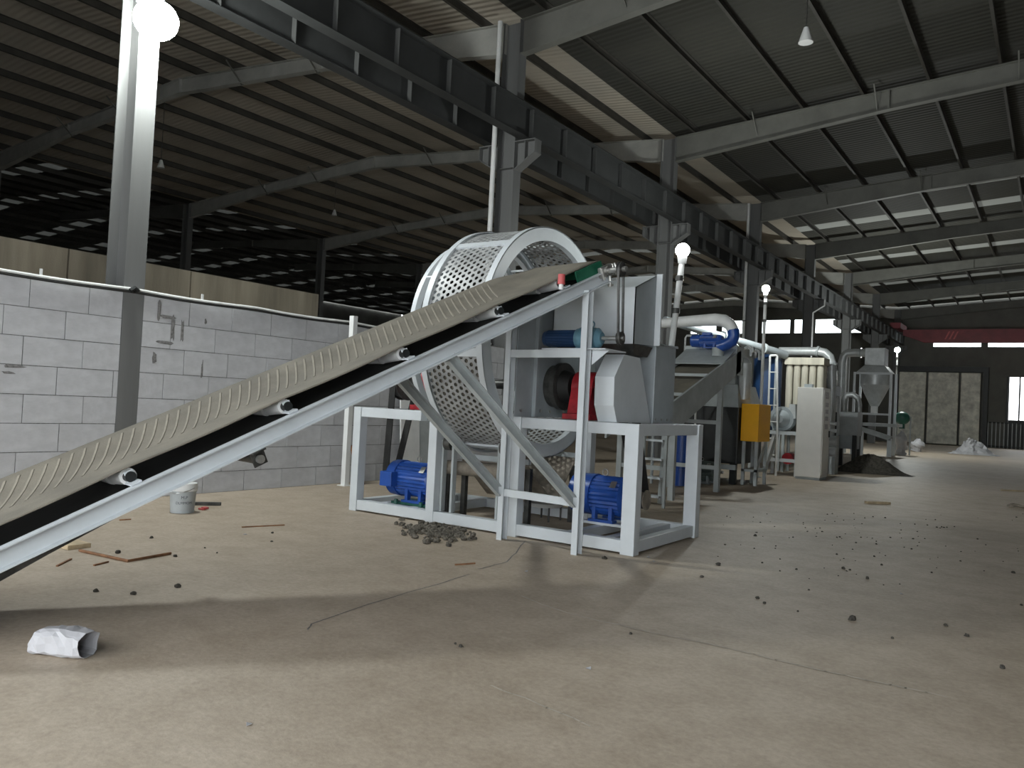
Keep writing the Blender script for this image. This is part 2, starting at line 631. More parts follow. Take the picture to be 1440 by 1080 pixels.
# sheets and translucent strips
ZS = .205
for si, (xa, xb) in enumerate(SLOPES):
    cuts = []
    for k in range(len(CY) - 1):
        y0 = CY[k]
        if si in (0, 1) and k >= 5:
            cuts += [(y0 + 1.9, y0 + 2.9), (y0 + 5.4, y0 + 6.4)]
        elif si in (2, 3) and k >= 6:
            cuts += [(y0 + 3.6, y0 + 4.6)]
        elif si in (4, 5):
            cuts += [(y0 + 1.9, y0 + 2.8), (y0 + 5.6, y0 + 6.5)]
    e = 1e-6
    za, zb = top_z(xa + e) + ZS, top_z(xb - e) + ZS

    def sheet(name, ya, yb, m_):
        m = MB()
        m.add([(xa, ya, za), (xb, ya, zb), (xb, yb, zb), (xa, yb, za), (xa, ya, za + .03), (xb, ya, zb + .03), (xb, yb, zb + .03), (xa, yb, za + .03)],
              [(3, 2, 1, 0), (4, 5, 6, 7), (0, 1, 5, 4), (1, 2, 6, 5), (2, 3, 7, 6), (3, 0, 4, 7)])
        m.build(name, m_, ceil)
    yp = YB
    for (a, b) in cuts:
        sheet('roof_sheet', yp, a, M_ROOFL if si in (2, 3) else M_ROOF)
        m = MB()
        m.add([(xa, a, za + .01), (xb, a, zb + .01), (xb, b, zb + .01), (xa, b, za + .01)], [(0, 1, 2, 3)])
        m.build('skylight', M_SKYLD if si in (4, 5) else M_SKYL, ceil)
        yp = b
    # split the long rest into bays
    ys = [yp] + [y for y in CY if y > yp + .5]
    for a, b in zip(ys[:-1], ys[1:]):
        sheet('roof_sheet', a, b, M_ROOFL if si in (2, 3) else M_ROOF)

# ---- outer walls (mostly out of the picture)
m = MB()
m.box(XC + .2, XC + .35, YB, YE, 0, ZV + .3)
m.build('wall_right', M_ENDWALL, kind='structure', org=(XC, 0, 0))
m = MB()
m.box(XD - .3, XD - .1, YB, YE, 0, 10.3)
m.build('wall_outer', M_ENDWALL, kind='structure', org=(XD, 0, 0))
# unseen wall behind the camera, large doorway assumed and sized for frontal daylight
m = MB()
DO = (-9.2, 4.8, 5.0)
for (a, b, z0, z1) in ((XD, DO[0], 0, 11), (DO[1], XC, 0, 11), (DO[0], DO[1], DO[2], 11)):
    m.box(a, b, YB - .2, YB, z0, z1)
m.build('wall_near', M_ENDWALL, kind='structure', org=(0, YB, 0))

# ---- far end wall with windows
YW = YE + .1
wf = structure('wall_far', (-10, YW, 0), 'dim far end wall of dark sheeting with a row of bright windows')
WZ0, WZ1 = 7.87, 9.05
wins = [(970, 1008), (1014, 1052), (1070, 1112), (1115.5, 1130), (1145, 1184), (1195, 1216)]
wx = [(onY(a, 460, YW).x, onY(b, 460, YW).x) for a, b in wins]
m = MB()
m.box(XD, XA, YW, YW + .2, 0, WZ0)
m.build('lower_cladding', M_ENDWALL, wf)
m = MB()
m.box(XD, XA, YW, YW + .2, WZ1, 11)
m.build('upper_cladding', M_ENDWALL, wf)
xe = [XD] + [v for p in wx for v in p] + [XA]
for a, b in zip(xe[0::2], xe[1::2]):
    m = MB()
    m.box(a, b, YW, YW + .2, WZ0, WZ1)
    m.build('cladding_pier', M_ENDWALL, wf)
for i, (a, b) in enumerate(wx):
    wn = structure('window_%d' % (i + 1), ((a + b) / 2, YW, WZ0), 'bright high window in the far end wall')
    m = MB()
    t = .07
    for q in ((a, a + t, WZ0, WZ1), (b - t, b, WZ0, WZ1), (a + t, b - t, WZ0, WZ0 + t), (a + t, b - t, WZ1 - t, WZ1)):
        m.box(q[0], q[1], YW + .04, YW + .14, q[2], q[3])
    m.build('window_frame', M_ENDWALL, wn)
    m = MB()
    m.box(a + t, b - t, YW + .085, YW + .095, WZ0 + t, WZ1 - t)
    m.build('pane', M_GLASS, wn)
# right span part of the far wall
RZ0, RZ1 = 6.83, 7.9
gx0, gx1, gz = onY(1419, 560, YW).x, 1.2, 4.85
dx0, dx1 = -9.7, -4.3
m = MB()
m.box(XA, gx0, YW, YW + .2, 0, RZ0)
m.box(gx1, XC + .2, YW, YW + .2, 0, RZ0)
m.box(gx0, gx1, YW, YW + .2, gz, RZ0)
m.box(XA, XC + .2, YW, YW + .2, RZ1, 11)
rs_ = [(onY(1311, 486, YW).x, onY(1381, 486, YW).x), (onY(1388, 486, YW).x, onY(1458, 486, YW).x), (1.3, 5.6), (6.2, 10.5)]
xe = [XA] + [v for p in rs_ for v in p] + [XC + .2]
for a, b in zip(xe[0::2], xe[1::2]):
    m.box(a, b, YW, YW + .2, RZ0, RZ1)
m.build('end_cladding', M_ENDWALL, wf)
for i, (a, b) in enumerate(rs_):
    wn = structure('window_%d' % (i + 7), ((a + b) / 2, YW, RZ0), 'long bright strip window below the red crane girder')
    m = MB()
    t = .06
    for q in ((a, a + t, RZ0, RZ1), (b - t, b, RZ0, RZ1), (a + t, b - t, RZ0, RZ0 + t), (a + t, b - t, RZ1 - t, RZ1)):
        m.box(q[0], q[1], YW + .04, YW + .14, q[2], q[3])
    m.build('window_frame', M_ENDWALL, wn)
    m = MB()
    m.box(a + t, b - t, YW + .085, YW + .095, RZ0 + t, RZ1 - t)
    m.build('pane', M_GLASS, wn)

# ---- grey block wall between the columns
WXF = -9.60
wl = structure('wall_left', (WXF - .1, 6.5, 0), 'pale grey aerated concrete block wall with dark mortar joints')
CH, BL = .327, .67
WY0, WY1 = .2, CY[3] - .135
m = MB()
m.box(WXF - .20, WXF - .012, WY0, WY1, 0, 2.595)
m.build('mortar_core', M_MORTAR, wl)
BM = MB()
J = .009
BM.box(-.19, 0, 0, 1, 0, 1)
blk = BM.mesh('block', (0, 0, 0), M_BLOCK)
offs = [.32, .06, .28, .0]
colY = (CY[2] - .135, CY[2] + .135)
for c in range(8):
    zt = 2.25 + CH - c * CH
    zb = max(0.0, zt - CH)
    o = offs[c % 4]
    y = o - BL * 2
    while y < WY1:
        a, b = max(y, WY0), min(y + BL, WY1)
        segs = []
        if b <= colY[0] or a >= colY[1]:
            segs = [(a, b)]
        else:
            if a < colY[0] - .05:
                segs.append((a, colY[0]))
            if b > colY[1] + .05:
                segs.append((colY[1], b))
        for (a_, b_) in segs:
            if b_ - a_ > .06:
                ob = shared('block', blk, (WXF + random.uniform(-.004, .003), a_ + J / 2 * random.uniform(.6, 1.3), zb + J / 2), wl, scale=(1, b_ - a_ - J, zt - zb - J))
        y += BL
# mortar smears
for (px, py, wd, ht) in [(224, 437, .05, .26), (243, 462, .06, .34), (256, 465, .05, .30), (232, 482, .26, .045), (237, 446, .24, .05), (284, 520, .03, .26), (217, 503, .06, .14), (289, 452, .04, .08), (20, 515, .24, .035), (12, 524, .14, .03)]:
    p = onX(px, py, WXF)
    m = MB()
    n = 12
    vs_ = [(WXF + .006, p.y, p.z)]
    for i in range(n):
        t = 2 * math.pi * i / n
        k = random.uniform(.7, 1.2)
        vs_.append((WXF + .002, p.y + wd * .5 * k * math.copysign(abs(math.cos(t)) ** .6, math.cos(t)), p.z + ht * .5 * k * math.copysign(abs(math.sin(t)) ** .6, math.sin(t))))
    m.add(vs_, [(0, 1 + i, 1 + (i + 1) % n) for i in range(n)])
    m.build('mortar_smear', M_MORTAR, wl)

# ---- stained precast wall standing behind the block wall
wb = structure('wall_inner', (-15, 6, 0), 'stained beige concrete panel wall rising behind the block wall')
for (a, b) in ((-2.0, 3.1), (3.1, 7.4), (7.4, 9.9), (9.9, 13.4)):
    m = MB()
    m.box(-15.2, -15, a + .015, b - .015, 0, 3.85)
    m.build('concrete_panel', M_PANELW, wb)

# ================================================================== COLUMNS
def hcolumn(x, y, z1, label, bracket=0, group=None, flw=.27, dep=.44, pm=M_COLUMN):
    c = thing('steel_column', label, 'column', (x, y, 0), group)
    h = dep / 2
    for s in (-1, 1):
        m = MB()
        m.box(*sorted((x + s * h, x + s * (h - .016))), y - flw / 2, y + flw / 2, 0, z1)
        m.build('flange', pm, c)
    m = MB()
    m.box(x - h + .016, x + h - .016, y - .006, y + .006, 0, z1)
    m.build('web', pm, c)
    if bracket:
        for s in (-1, 1):
            if not (bracket & (1 if s < 0 else 2)):
                continue
            m = MB()
            xa, xb = x + s * h, x + s * (h + .50)
            # tapered corbel web, top plate and stiffeners
            m.add([(xa, y - .008, 6.35), (xa, y - .008, 6.95), (xb, y - .008, 6.95), (xb, y - .008, 6.68),
                   (xa, y + .008, 6.35), (xa, y + .008, 6.95), (xb, y + .008, 6.95), (xb, y + .008, 6.68)],
                  [(0, 1, 2, 3), (7, 6, 5, 4), (0, 4, 5, 1), (1, 5, 6, 2), (2, 6, 7, 3), (3, 7, 4, 0)])
            m.box(min(xa, xb), max(xa, xb), y - .13, y + .13, 6.93, 6.95)
            m.beam((xa, y, 6.35), (xb, y, 6.67), .26, .016)
            for t in (.5, .98):
                xm = xa + (xb - xa) * t
                m.box(xm - .007, xm + .007, y - .125, y + .125, 6.35 + .32 * t, 6.93)
            m.build('crane_bracket', pm, c)
        m = MB()
        m.box(x - h, x + h, y - .12, y + .12, 6.40, 6.415)
        m.build('stiffener_plate', pm, c)
    return c


labels = {1: 'grey steel column at the edge of the assumed doorway behind the viewer',
          2: 'grey steel H column rising out of the block wall with a bright lamp on it',
          3: 'grey steel column with crane brackets behind the perforated drum',
          4: 'grey steel column with crane brackets behind the nearest pole lamp',
          5: 'grey steel column next to the second pole lamp'}
for k in range(1, len(CY)):
    hcolumn(XA, CY[k], ZV, labels.get(k, 'dark steel column in the shadowed far part of the hall'), 3, None if k in labels else 'far columns of the middle row')
for k in range(1, 8):
    hcolumn(XB, CY[k], ZB, 'dark steel column far off between the left bays', 0, 'columns of the far left row')
for k in range(1, len(CY)):
    hcolumn(XC - .05, CY[k], ZV, 'grey steel column along the right hand wall', 1, 'columns of the right wall')

# thin pipe beside the third column and on a farther one
for (k, lab) in ((3, 'white downpipe running up beside the column behind the drum'), (5, 'white downpipe on the column beside the second pole lamp')):
    m = MB()
    m.cyl((XA - .18, CY[k] - .32, .02), (XA - .18, CY[k] - .32, ZV - .05), .055, n=14)
    p = tag(m.build('downpipe', M_WHITE, smooth=True), lab, 'pipe')
    for z in (2.5, 5.0, 7.5):
        q = MB()
        q.ringx(-.02, .02, 0, 0, .055, .07, 14)
        q.v = [Vector((v.y + XA - .18, v.z + CY[k] - .32, v.x + z)) for v in q.v]
        q.build('pipe_clip', M_DKSTEEL, p)

# ---- crane runway beams
st_me = {}
for s, lab in ((1, 'dark steel crane runway beam on the near side of the middle columns'), (-1, 'dark steel crane runway beam on the far side of the middle columns')):
    x = XA + s * .47
    rb = thing('crane_runway_beam', lab, 'beam', (x, CY[1], 6.952))
    z0, z1 = 6.952, 7.62
    for nm, q in (('top_flange', (x - .16, x + .16, z1 - .018, z1)), ('bottom_flange', (x - .12, x + .12, z0, z0 + .016)), ('web', (x - .006, x + .006, z0 + .016, z1 - .018))):
        m = MB()
        m.box(q[0], q[1], YB, YE, q[2], q[3])
        m.build(nm, M_CRBEAM, rb)
    m = MB()
    m.box(x - .035, x + .035, YB, YE, z1, z1 + .09)
    m.build('crane_rail', M_DKSTEEL, rb)
    sm = MB()
    sm.box(-.11, -.006, -.006, .006, 0, z1 - z0 - .036)
    sm.box(.006, .11, -.006, .006, 0, z1 - z0 - .036)
    sme = sm.mesh('stiffener', (0, 0, 0), M_CRSTIFF)
    y = CY[2] - 2.756
    while y < YE:
        shared('stiffener', sme, (x, y, z0 + .016), rb)
        y += BAY / 6

# ---- red overhead crane
gy = 60.0
cr = thing('overhead_crane', 'red overhead travelling crane girder across the far end of the hall', 'crane', (2.5, gy, 6.85))
m = MB()
m.box(-7.6, 13.2, gy - .2, gy + .2, 6.85, 7.72)
m.frustum((-7.6, -7.59, gy - .2, gy + .2), 6.85, (-7.6, -7.59, gy - .2, gy + .2), 7.72)
m.add([(-7.6, gy - .2, 6.85), (-7.6, gy - .2, 7.72), (-8.9, gy - .2, 7.72), (-8.9, gy - .2, 7.35), (-7.6, gy + .2, 6.85), (-7.6, gy + .2, 7.72), (-8.9, gy + .2, 7.72), (-8.9, gy + .2, 7.35)],
      [(0, 1, 2, 3), (7, 6, 5, 4), (0, 4, 5, 1), (1, 5, 6, 2), (2, 6, 7, 3), (3, 7, 4, 0)])
m.build('girder', M_CRANE, cr)
m = MB()
m.box(-9.55, -8.9, gy - 1.3, gy + 1.3, 7.72, 8.1)
m.build('end_carriage', M_CRANE, cr)
for px in (1331, 1337, 1343):
    a, b = onY(px - 3, 477, gy - .205), onY(px + 3, 466, gy - .205)
    m = MB()
    m.add([a, a + Vector((.1, 0, 0)), b + Vector((.1, 0, 0)), b], [(0, 1, 2, 3)])
    m.build('white_stripe', M_PINK, cr, label='pale diagonal stripe')

# ---- sliding door and gate in the far wall
d1 = structure('door_1', ((dx0 + dx1) / 2, YW - .3, 0), 'tall quilted pale insulation panels of a sliding door')
for (a, b) in ((1263, 1301), (1304, 1347), (1350, 1378)):
    m = MB()
    x0, x1 = onY(a, 575, YW - .4).x, onY(b, 575, YW - .4).x
    m.box(x0, x1, YW - .48, YW - .32, .05, 5.05)
    m.build('door_panel', M_DOOR, d1, bevel=.05)
m = MB()
m.box(dx0 - .1, dx1 + .3, YW - .5, YW - .05, 5.1, 5.45)
m.build('door_track', M_BLACK, d1)
m = MB()
m.box(dx1 + .02, dx1 + .3, YW - .5, YW - .05, 0, 5.1)
m.build('door_post', M_BLACK, d1)
d2 = structure('door_2', ((gx0 + gx1) / 2, YW, 0), 'barred metal gate in the doorway letting daylight in')
x0, x1 = onY(1388, 560, YW - .1).x, onY(1414, 560, YW - .1).x
m = MB()
m.box(x0, x1, YW - .14, YW - .08, 1.75, 4.0)
m.build('gate_sheet', M_ENDWALL, d2)
m = MB()
m.box(gx0, gx1, YW + .22, YW + .26, 0, 1.95)
m.build('kick_sheet', M_BLACK, d2)
gb = MB().box(-.03, .03, -.03, .03, 0, 1.72).mesh('gate_bar', (0, 0, 0), M_PAINT2)
for i in range(28):
    shared('gate_bar', gb, (x0 + .12 + i * .235, YW - .13, .03), d2)
for z in (.12, 1.72):
    m = MB()
    m.box(x0, gx1, YW - .16, YW - .10, z - .04, z + .04)
    m.build('gate_rail', M_BLACK, d2)
for x in (x0, x1 + .1, gx0 + .6, -.6):
    m = MB()
    m.box(x - .05, x + .05, YW - .18, YW - .08, 0, gz)
    m.build('gate_post', M_BLACK, d2)

# ================================================================== LAMPS
def column_lamp(x, y, z, label, sgn=1, group=None):
    """lamp on a short arm fixed to a column flange, x,y,z = middle of the bulb"""
    t = thing('column_lamp', label, 'lamp', (x, y, z - .2), group)
    m = MB()
    m.ball((x, y, z), .26, 20, 12, (1, 1, .9))
    m.build('bulb', M_BULB, t, smooth=True)
    m = MB()
    m.cyl((x, y, z + .22), (x, y, z + .30), .10, .06, 20)
    m.build('lamp_housing', M_GREY, t, smooth=True)
    m = MB()
    m.tube([(x, y, z + .26), (x, y, z + .34), (x - sgn * .08, y, z + .38), (x - sgn * .35, y, z + .38)], .022)
    m.build('arm', M_GREY, t, smooth=True)
    m = MB()
    m.box(*sorted((x - sgn * .35, x - sgn * .375)), y - .06, y + .06, z + .3, z + .46)
    m.build('wall_plate', M_GREY, t)
    return t


column_lamp(XA + .22 + .36, 5.42, 5.90, 'glaring white lamp fixed to the column that rises from the block wall')


def pole_lamp(x, y, z, label, zbase=0.0, r=.085, bm=None, foot=None):
    fx, fy = (foot.x, foot.y) if foot is not None else (x, y)
    t = thing('pole_lamp', label, 'lamp', (fx, fy, zbase))
    m = MB()
    m.cyl((fx, fy, zbase + .02), (x, y, z - .12), .036, n=14)
    m.build('pole', M_WHITE, t, smooth=True)
    m = MB()
    m.cyl((fx, fy, zbase), (fx, fy, zbase + .02), .08, n=16)
    m.build('base_plate', M_GREY, t)
    m = MB()
    m.cyl((x, y, z - .16), (x, y, z - .06), .05, .06, 14)
    m.build('socket', M_WHITE, t, smooth=True)
    m = MB()
    m.ball((x, y, z), r, 18, 12)
    m.build('bulb', bm or M_BULB2, t, smooth=True)
    for q in (z - .35, z - .75):
        m = MB()
        f = (q - zbase) / (z - zbase)
        xq, yq = fx + (x - fx) * f, fy + (y - fy) * f
        m.cyl((xq, yq, q - .03), (xq, yq, q + .03), .05, n=12)
        m.build('clamp', M_DKSTEEL, t)
    return t


def on_line(px, py, x):
    return onX(px, py, x)


l1 = on_line(960, 352, -3.80)
l1b = on_line(944, 488, -3.80)
pole_lamp(l1.x, l1.y, l1.z, 'white pole lamp rising from the narrow drive housing behind the hopper', 2.185, bm=M_BULB3, foot=l1b)
l2 = on_line(1077, 406, -5.72)
pole_lamp(l2.x, l2.y, l2.z, 'white pole lamp rising behind the yellow box')
l3 = on_line(1262, 492, -6.3)
pole_lamp(l3.x, l3.y, l3.z, 'brightest white pole lamp beside the tall cone hopper', r=.12)
# small pendant lamp bulbs under the roof
for i, (px, py, X) in enumerate([(226, 236, -24.0), (470, 303, -26.0), (1133, 60, -3.6)]):
    p = onX(px, py, X)
    m = MB()
    m.cyl((p.x, p.y, p.z), (p.x, p.y, p.z + .25), .12, .04, 12)
    t = tag(m.build('pendant_lamp', M_WHITE, smooth=True), ['unlit pendant lamp under the roof left of the lamp column', 'unlit pendant lamp hanging in the dark left bay', 'unlit pendant lamp under the roof above the crane beams'][i], 'lamp')
    q = MB()
    q.cyl((p.x, p.y, p.z + .25), (p.x, p.y, top_z(p.x) + .21), .01, n=6)
    q.build('cord', M_DKSTEEL, t)

# ================================================================== MAIN FRAME OF THE DRUM MACHINE
FX0, FX1, FY0, FY1, FZ = -7.33, -3.40, 7.22, 8.95, 1.30
fr = thing('machine_frame', 'pale grey welded steel base frame carrying the perforated drum and red bearings', 'frame', ((FX0 + FX1) / 2, (FY0 + FY1) / 2, 0))
TB = .13
MIDX = [fl(628, 739).x, fl(727, 752).x]
MIDX = [-6.02, -4.86]
for x in (FX0 + TB / 2, MIDX[0], MIDX[1], FX1 - .075):
    wdt = .15 if x > -3.6 else (.13 if x > -5 else .12)
    for y in (FY0 + TB / 2, FY1 - TB / 2):
        m = MB()
        m.box(x - wdt / 2, x + wdt / 2, y - TB / 2, y + TB / 2, 0, FZ)
        m.build('post', M_PAINT, fr, bevel=.006)
for y in (FY0 + TB / 2, FY1 - TB / 2):
    m = MB()
    m.box(FX0 + TB, FX1 - .15, y - .058, y + .058, .02, .14)
    m.build('bottom_beam', M_PAINT, fr, bevel=.005)
    for (a, b) in ((FX0 + TB, -6.22), (-4.79, FX1 - .15)):
        m = MB()
        m.box(a, b, y - .058, y + .058, FZ - .12, FZ - .002)
        m.build('top_beam', M_PAINT, fr, bevel=.005)
for x in (FX0 + TB / 2, FX1 - .075):
    for (z0, z1, nm) in ((.02, .14, 'bottom_beam'), (FZ - .12, FZ - .002, 'top_beam')):
        m = MB()
        m.box(x - .055, x + .055, FY0 + TB, FY1 - TB, z0, z1)
        m.build(nm, M_PAINT, fr, bevel=.005)
for x in (-6.27, -4.72, -4.05):
    m = MB()
    m.box(x - .05, x + .05, FY0 + TB, FY1 - TB, FZ - .12, FZ - .002)
    m.build('cross_beam', M_PAINT, fr)
for x in (-6.9, -6.4, -4.2, -3.75):
    m = MB()
    m.box(x - .05, x + .05, FY0 + TB, FY1 - TB, .03, .13)
    m.build('cross_beam', M_PAINT, fr)

# ================================================================== PERFORATED DRUM
DX1, DX0, DY, DZ, DR = -5.02, -5.89, 8.10, 2.18, 1.366
dr = thing('perforated_drum', 'tall perforated screen drum with pale rims behind the belt conveyor', 'drum', ((DX0 + DX1) / 2, DY, DZ - DR))
for (a, b, pa, pb) in ((DX1 - .075, DX1, DX1 - .012, DX1), (DX0, DX0 + .075, DX0, DX0 + .012)):
    m = MB()
    m.ringx(a, b, DY, DZ, DR - .012, DR, 96)
    m.ringx(pa, pb, DY, DZ, DR - .15, DR - .002, 96)
    m.ringx(a, b, DY, DZ, DR - .162, DR - .15, 96)
    m.build('rim', M_PAINT, dr, smooth=True)
m = MB()
m.ringx(DX0 - .28, DX0 - .22, DY, DZ, DR - .22, DR - .13, 80)
for k in range(8):
    th = k * math.pi / 4 + .2
    y_, z_ = DY + (DR - .14) * math.cos(th), DZ + (DR - .14) * math.sin(th)
    m.cyl((DX0 - .24, y_, z_), (DX0 + .005, y_, z_), .014, n=8)
m.build('guide_ring', M_PAINT, dr, smooth=True)
# screen plate: staggered round holes
m = MB()
xs0, xs1 = DX0 + .075, DX1 - .075
nc = 11
pit = (xs1 - xs0) / nc
rows = 108
RS = DR - .035
dth = 2 * math.pi / rows


def cyp(x, th):
    return (x, DY + RS * math.cos(th), DZ + RS * math.sin(th))


HN = 8
hr_ = .0245
for c in range(nc):
    for r in range(rows):
        cx = xs0 + (c + .5) * pit
        ct = (r + (.5 if c % 2 else 0.0)) * dth
        hw, ht_ = pit / 2, dth / 2
        sq, ho = [], []
        for k in range(HN):
            t = 2 * math.pi * (k + .5) / HN
            ho.append(cyp(cx + hr_ * math.cos(t), ct + hr_ / RS * math.sin(t)))
            q = max(abs(math.cos(t)), abs(math.sin(t)))
            sq.append(cyp(cx + hw * math.cos(t) / q, ct + ht_ * math.sin(t) / q))
        m.add(sq + ho, [(k, (k + 1) % HN, HN + (k + 1) % HN, HN + k) for k in range(HN)])
        cor = [cyp(cx + sx_ * hw, ct + sy_ * ht_) for sx_, sy_ in ((1, 1), (-1, 1), (-1, -1), (1, -1))]
        for k, (i0, i1) in enumerate(((0, 1), (2, 3), (4, 5), (6, 7))):
            m.add([sq[i0], cor[k], sq[i1]], [(0, 1, 2)])
m.build('screen_plate', M_SCREEN, dr, solid=.008)
for k in range(6):
    th = R(129.3 + 60 * k)
    cb = MB()
    for (a, b, r0, r1) in ((xs0 - .01, xs1 + .01, DR - .03, DR - .005),):
        w2 = .045 / DR
        p = []
        for x in (a, b):
            for t, rr in ((th - w2, r0), (th + w2, r0), (th + w2, r1), (th - w2, r1)):
                p.append((x, DY + rr * math.cos(t), DZ + rr * math.sin(t)))
        cb.add(p, [(3, 2, 1, 0), (4, 5, 6, 7), (0, 1, 5, 4), (1, 2, 6, 5), (2, 3, 7, 6), (3, 0, 4, 7)])
    cb.build('cross_bar', M_PAINT, dr)
# dust caked low down inside the screen
m = MB()
n = 14
for i in range(n):
    t0, t1 = R(192 + 62 * i / n), R(192 + 62 * (i + 1) / n)
    rr = RS - .03
    m.add([(xs0 + .02, DY + rr * math.cos(t0), DZ + rr * math.sin(t0)), (xs1 - .02, DY + rr * math.cos(t0), DZ + rr * math.sin(t0)),
           (xs1 - .02, DY + rr * math.cos(t1), DZ + rr * math.sin(t1)), (xs0 + .02, DY + rr * math.cos(t1), DZ + rr * math.sin(t1))], [(0, 1, 2, 3)])
m.build('caked_dust', M_RUBBLE, dr, solid=.02)

# rotor shaft with flange hub
AY, AZ = 7.86, 1.66
sh = thing('rotor_shaft', 'dark oily rotor shaft with round flange hub beside the red bearing', 'shaft', (-4.5, AY, AZ - .3))
m = MB()
m.cyl((-7.0, AY, AZ), (-4.0, AY, AZ), .055, n=20)
m.build('shaft', M_DKSTEEL, sh, smooth=True)
m = MB()
m.cyl((-4.70, AY, AZ), (-4.64, AY, AZ), .27, n=36)
m.cyl((-4.79, AY, AZ), (-4.70, AY, AZ), .24, n=36)
m.build('flange_hub', M_DKSTEEL, sh, smooth=True)
m = MB()
m.cyl((-4.64, AY, AZ), (-4.52, AY, AZ), .19, .15, 28)
m.build('packing_gland', M_RUBBER, sh, smooth=True)


def bearing(x, label):
    t = thing('bearing_housing', label, 'bearing', (x, AY, FZ))
    m = MB()
    m.box(x - .17, x + .17, AY - .28, AY + .28, FZ, FZ + .06)
    m.build('base_plate', M_RED, t, bevel=.005)
    m = MB()
    m.add([(x - .13, AY - .25, FZ + .06), (x - .13, AY + .25, FZ + .06), (x - .13, AY + .17, AZ), (x - .13, AY - .17, AZ),
           (x + .13, AY - .25, FZ + .06), (x + .13, AY + .25, FZ + .06), (x + .13, AY + .17, AZ), (x + .13, AY - .17, AZ)],
          [(0, 1, 2, 3), (7, 6, 5, 4), (0, 4, 5, 1), (1, 5, 6, 2), (2, 6, 7, 3), (3, 7, 4, 0)])
    m.build('pedestal', M_RED, t, bevel=.008)
    m = MB()
    m.cyl((x - .13, AY, AZ), (x + .13, AY, AZ), .175, n=28)
    m.build('cap', M_RED, t, smooth=True)
    m = MB()
    m.cyl((x - .17, AY, AZ), (x + .17, AY, AZ), .11, n=24)
    m.build('seal_ring', M_RED, t, smooth=True)
    for sx in (-.09, .09):
        for sy in (-.21, .21):
            m = MB()
            m.cyl((x + sx, AY + sy, FZ + .06), (x + sx, AY + sy, FZ + .12), .02, n=8)
            m.build('bolt', M_STEEL, t)
    for sy in (-.15, .15):
        m = MB()
        m.cyl((x, AY + sy, AZ + .02), (x, AY + sy, AZ + .15), .03, n=8)
        m.build('cap_bolt', M_RED, t)


bearing(-4.33, 'red bearing housing beside the chamfered grey belt guard')
bearing(-6.55, 'red bearing housing on the far side of the perforated drum')
# grey side plate between drum and bearing
sp = thing('side_plate', 'large grey steel side plate covering the drum end behind the gear motor', 'panel', (-4.8, 8.0, FZ))
for (y0, y1, zt) in ((7.10, 7.445, 2.40), (7.455, 8.92, 2.70)):
    m = MB()
    m.box(-4.815, -4.80, y0, y1, FZ + .002, zt)
    m.build('plate', M_GREY, sp)
m = MB()
m.box(-4.80, -4.755, 7.43, 7.47, FZ + .002, 2.40)
m.build('stiffener', M_GREY, sp)
for y in (7.2, 7.6, 7.8, 8.1):
    m = MB()
    m.cyl((-4.80, y, FZ + .07), (-4.785, y, FZ + .07), .018, n=8)
    m.build('bolt', M_STEEL, sp)

# feed hopper above the bearing
hp = thing('feed_hopper', 'grey steel feed hopper with flared lip under the top end of the belt conveyor', 'hopper', (-4.2, 7.95, 2.12))
hx0, hx1, hy0, hy1 = -4.70, -3.70, 7.63, 8.14


def plate(pts, nm, mt, th_=.01):
    q = MB()
    q.add(pts, [tuple(range(len(pts)))])
    q.build(nm, mt, hp, solid=th_)


plate([(hx0, hy0, 2.13), (hx1, hy0, 2.13), (hx1, hy0, 2.73), (hx0, hy0, 2.73)], 'front_plate', M_PAINT)
plate([(hx1, hy0, 2.13), (hx1, hy1, 2.15), (hx1, hy1, 2.93), (hx1, hy0, 2.73)], 'side_plate', M_GREY)
plate([(hx0, hy0, 2.13), (hx0, hy0, 2.73), (hx0, hy1, 2.93), (hx0, hy1, 2.15)], 'side_plate', M_GREY)
plate([(hx0, hy1, 2.15), (hx1, hy1, 2.15), (hx1, hy1, 2.93), (hx0, hy1, 2.93)], 'back_plate', M_GREY)
plate([(hx0 + .35, hy0, 2.73), (hx1, hy0, 2.73), (hx1, hy1, 2.93), (hx0 + .35, hy1, 2.93)], 'sloping_cover', M_PAINT)
m = MB()
m.box(hx1 + .002, hx1 + .07, hy1 - .012, hy1 + .012, 2.15, 2.94)
m.build('edge_flange', M_PAINT, hp)
m = MB()
m.frustum((hx0 + .1, hx1 - .05, hy0 + .12, hy1 - .05), 2.02, (hx0 + .01, hx1 - .01, hy0 + .01, hy1 - .01), 2.13)
m.build('hopper_throat', M_DKSTEEL, hp)
m = MB()
m.box(hx0 + .10, hx0 + .15, hy1 - .06, hy1 - .01, FZ, 2.05)
m.box(hx1 - .38, hx1 - .33, hy1 - .06, hy1 - .01, FZ, 2.05)
m.build('hopper_support', M_DKSTEEL, hp)

# narrow housing next to the guard
bh = thing('drive_housing', 'narrow upright grey sheet steel housing behind the chamfered belt guard', 'housing', (-4.1, 8.47, FZ))
m = MB()
m.box(-4.45, -3.70, 8.20, 8.76, FZ, 2.17)
m.build('housing_body', M_GREY, bh, bevel=.006)
m = MB()
m.box(-4.47, -3.68, 8.18, 8.78, 2.17, 2.185)
m.build('housing_lid', M_GREY, bh)
for y in (8.26, 8.42, 8.58, 8.7):
    m = MB()
    m.cyl((-3.70, y, FZ + .04), (-3.69, y, FZ + .04), .012, n=8)
    m.build('bolt', M_STEEL, bh)

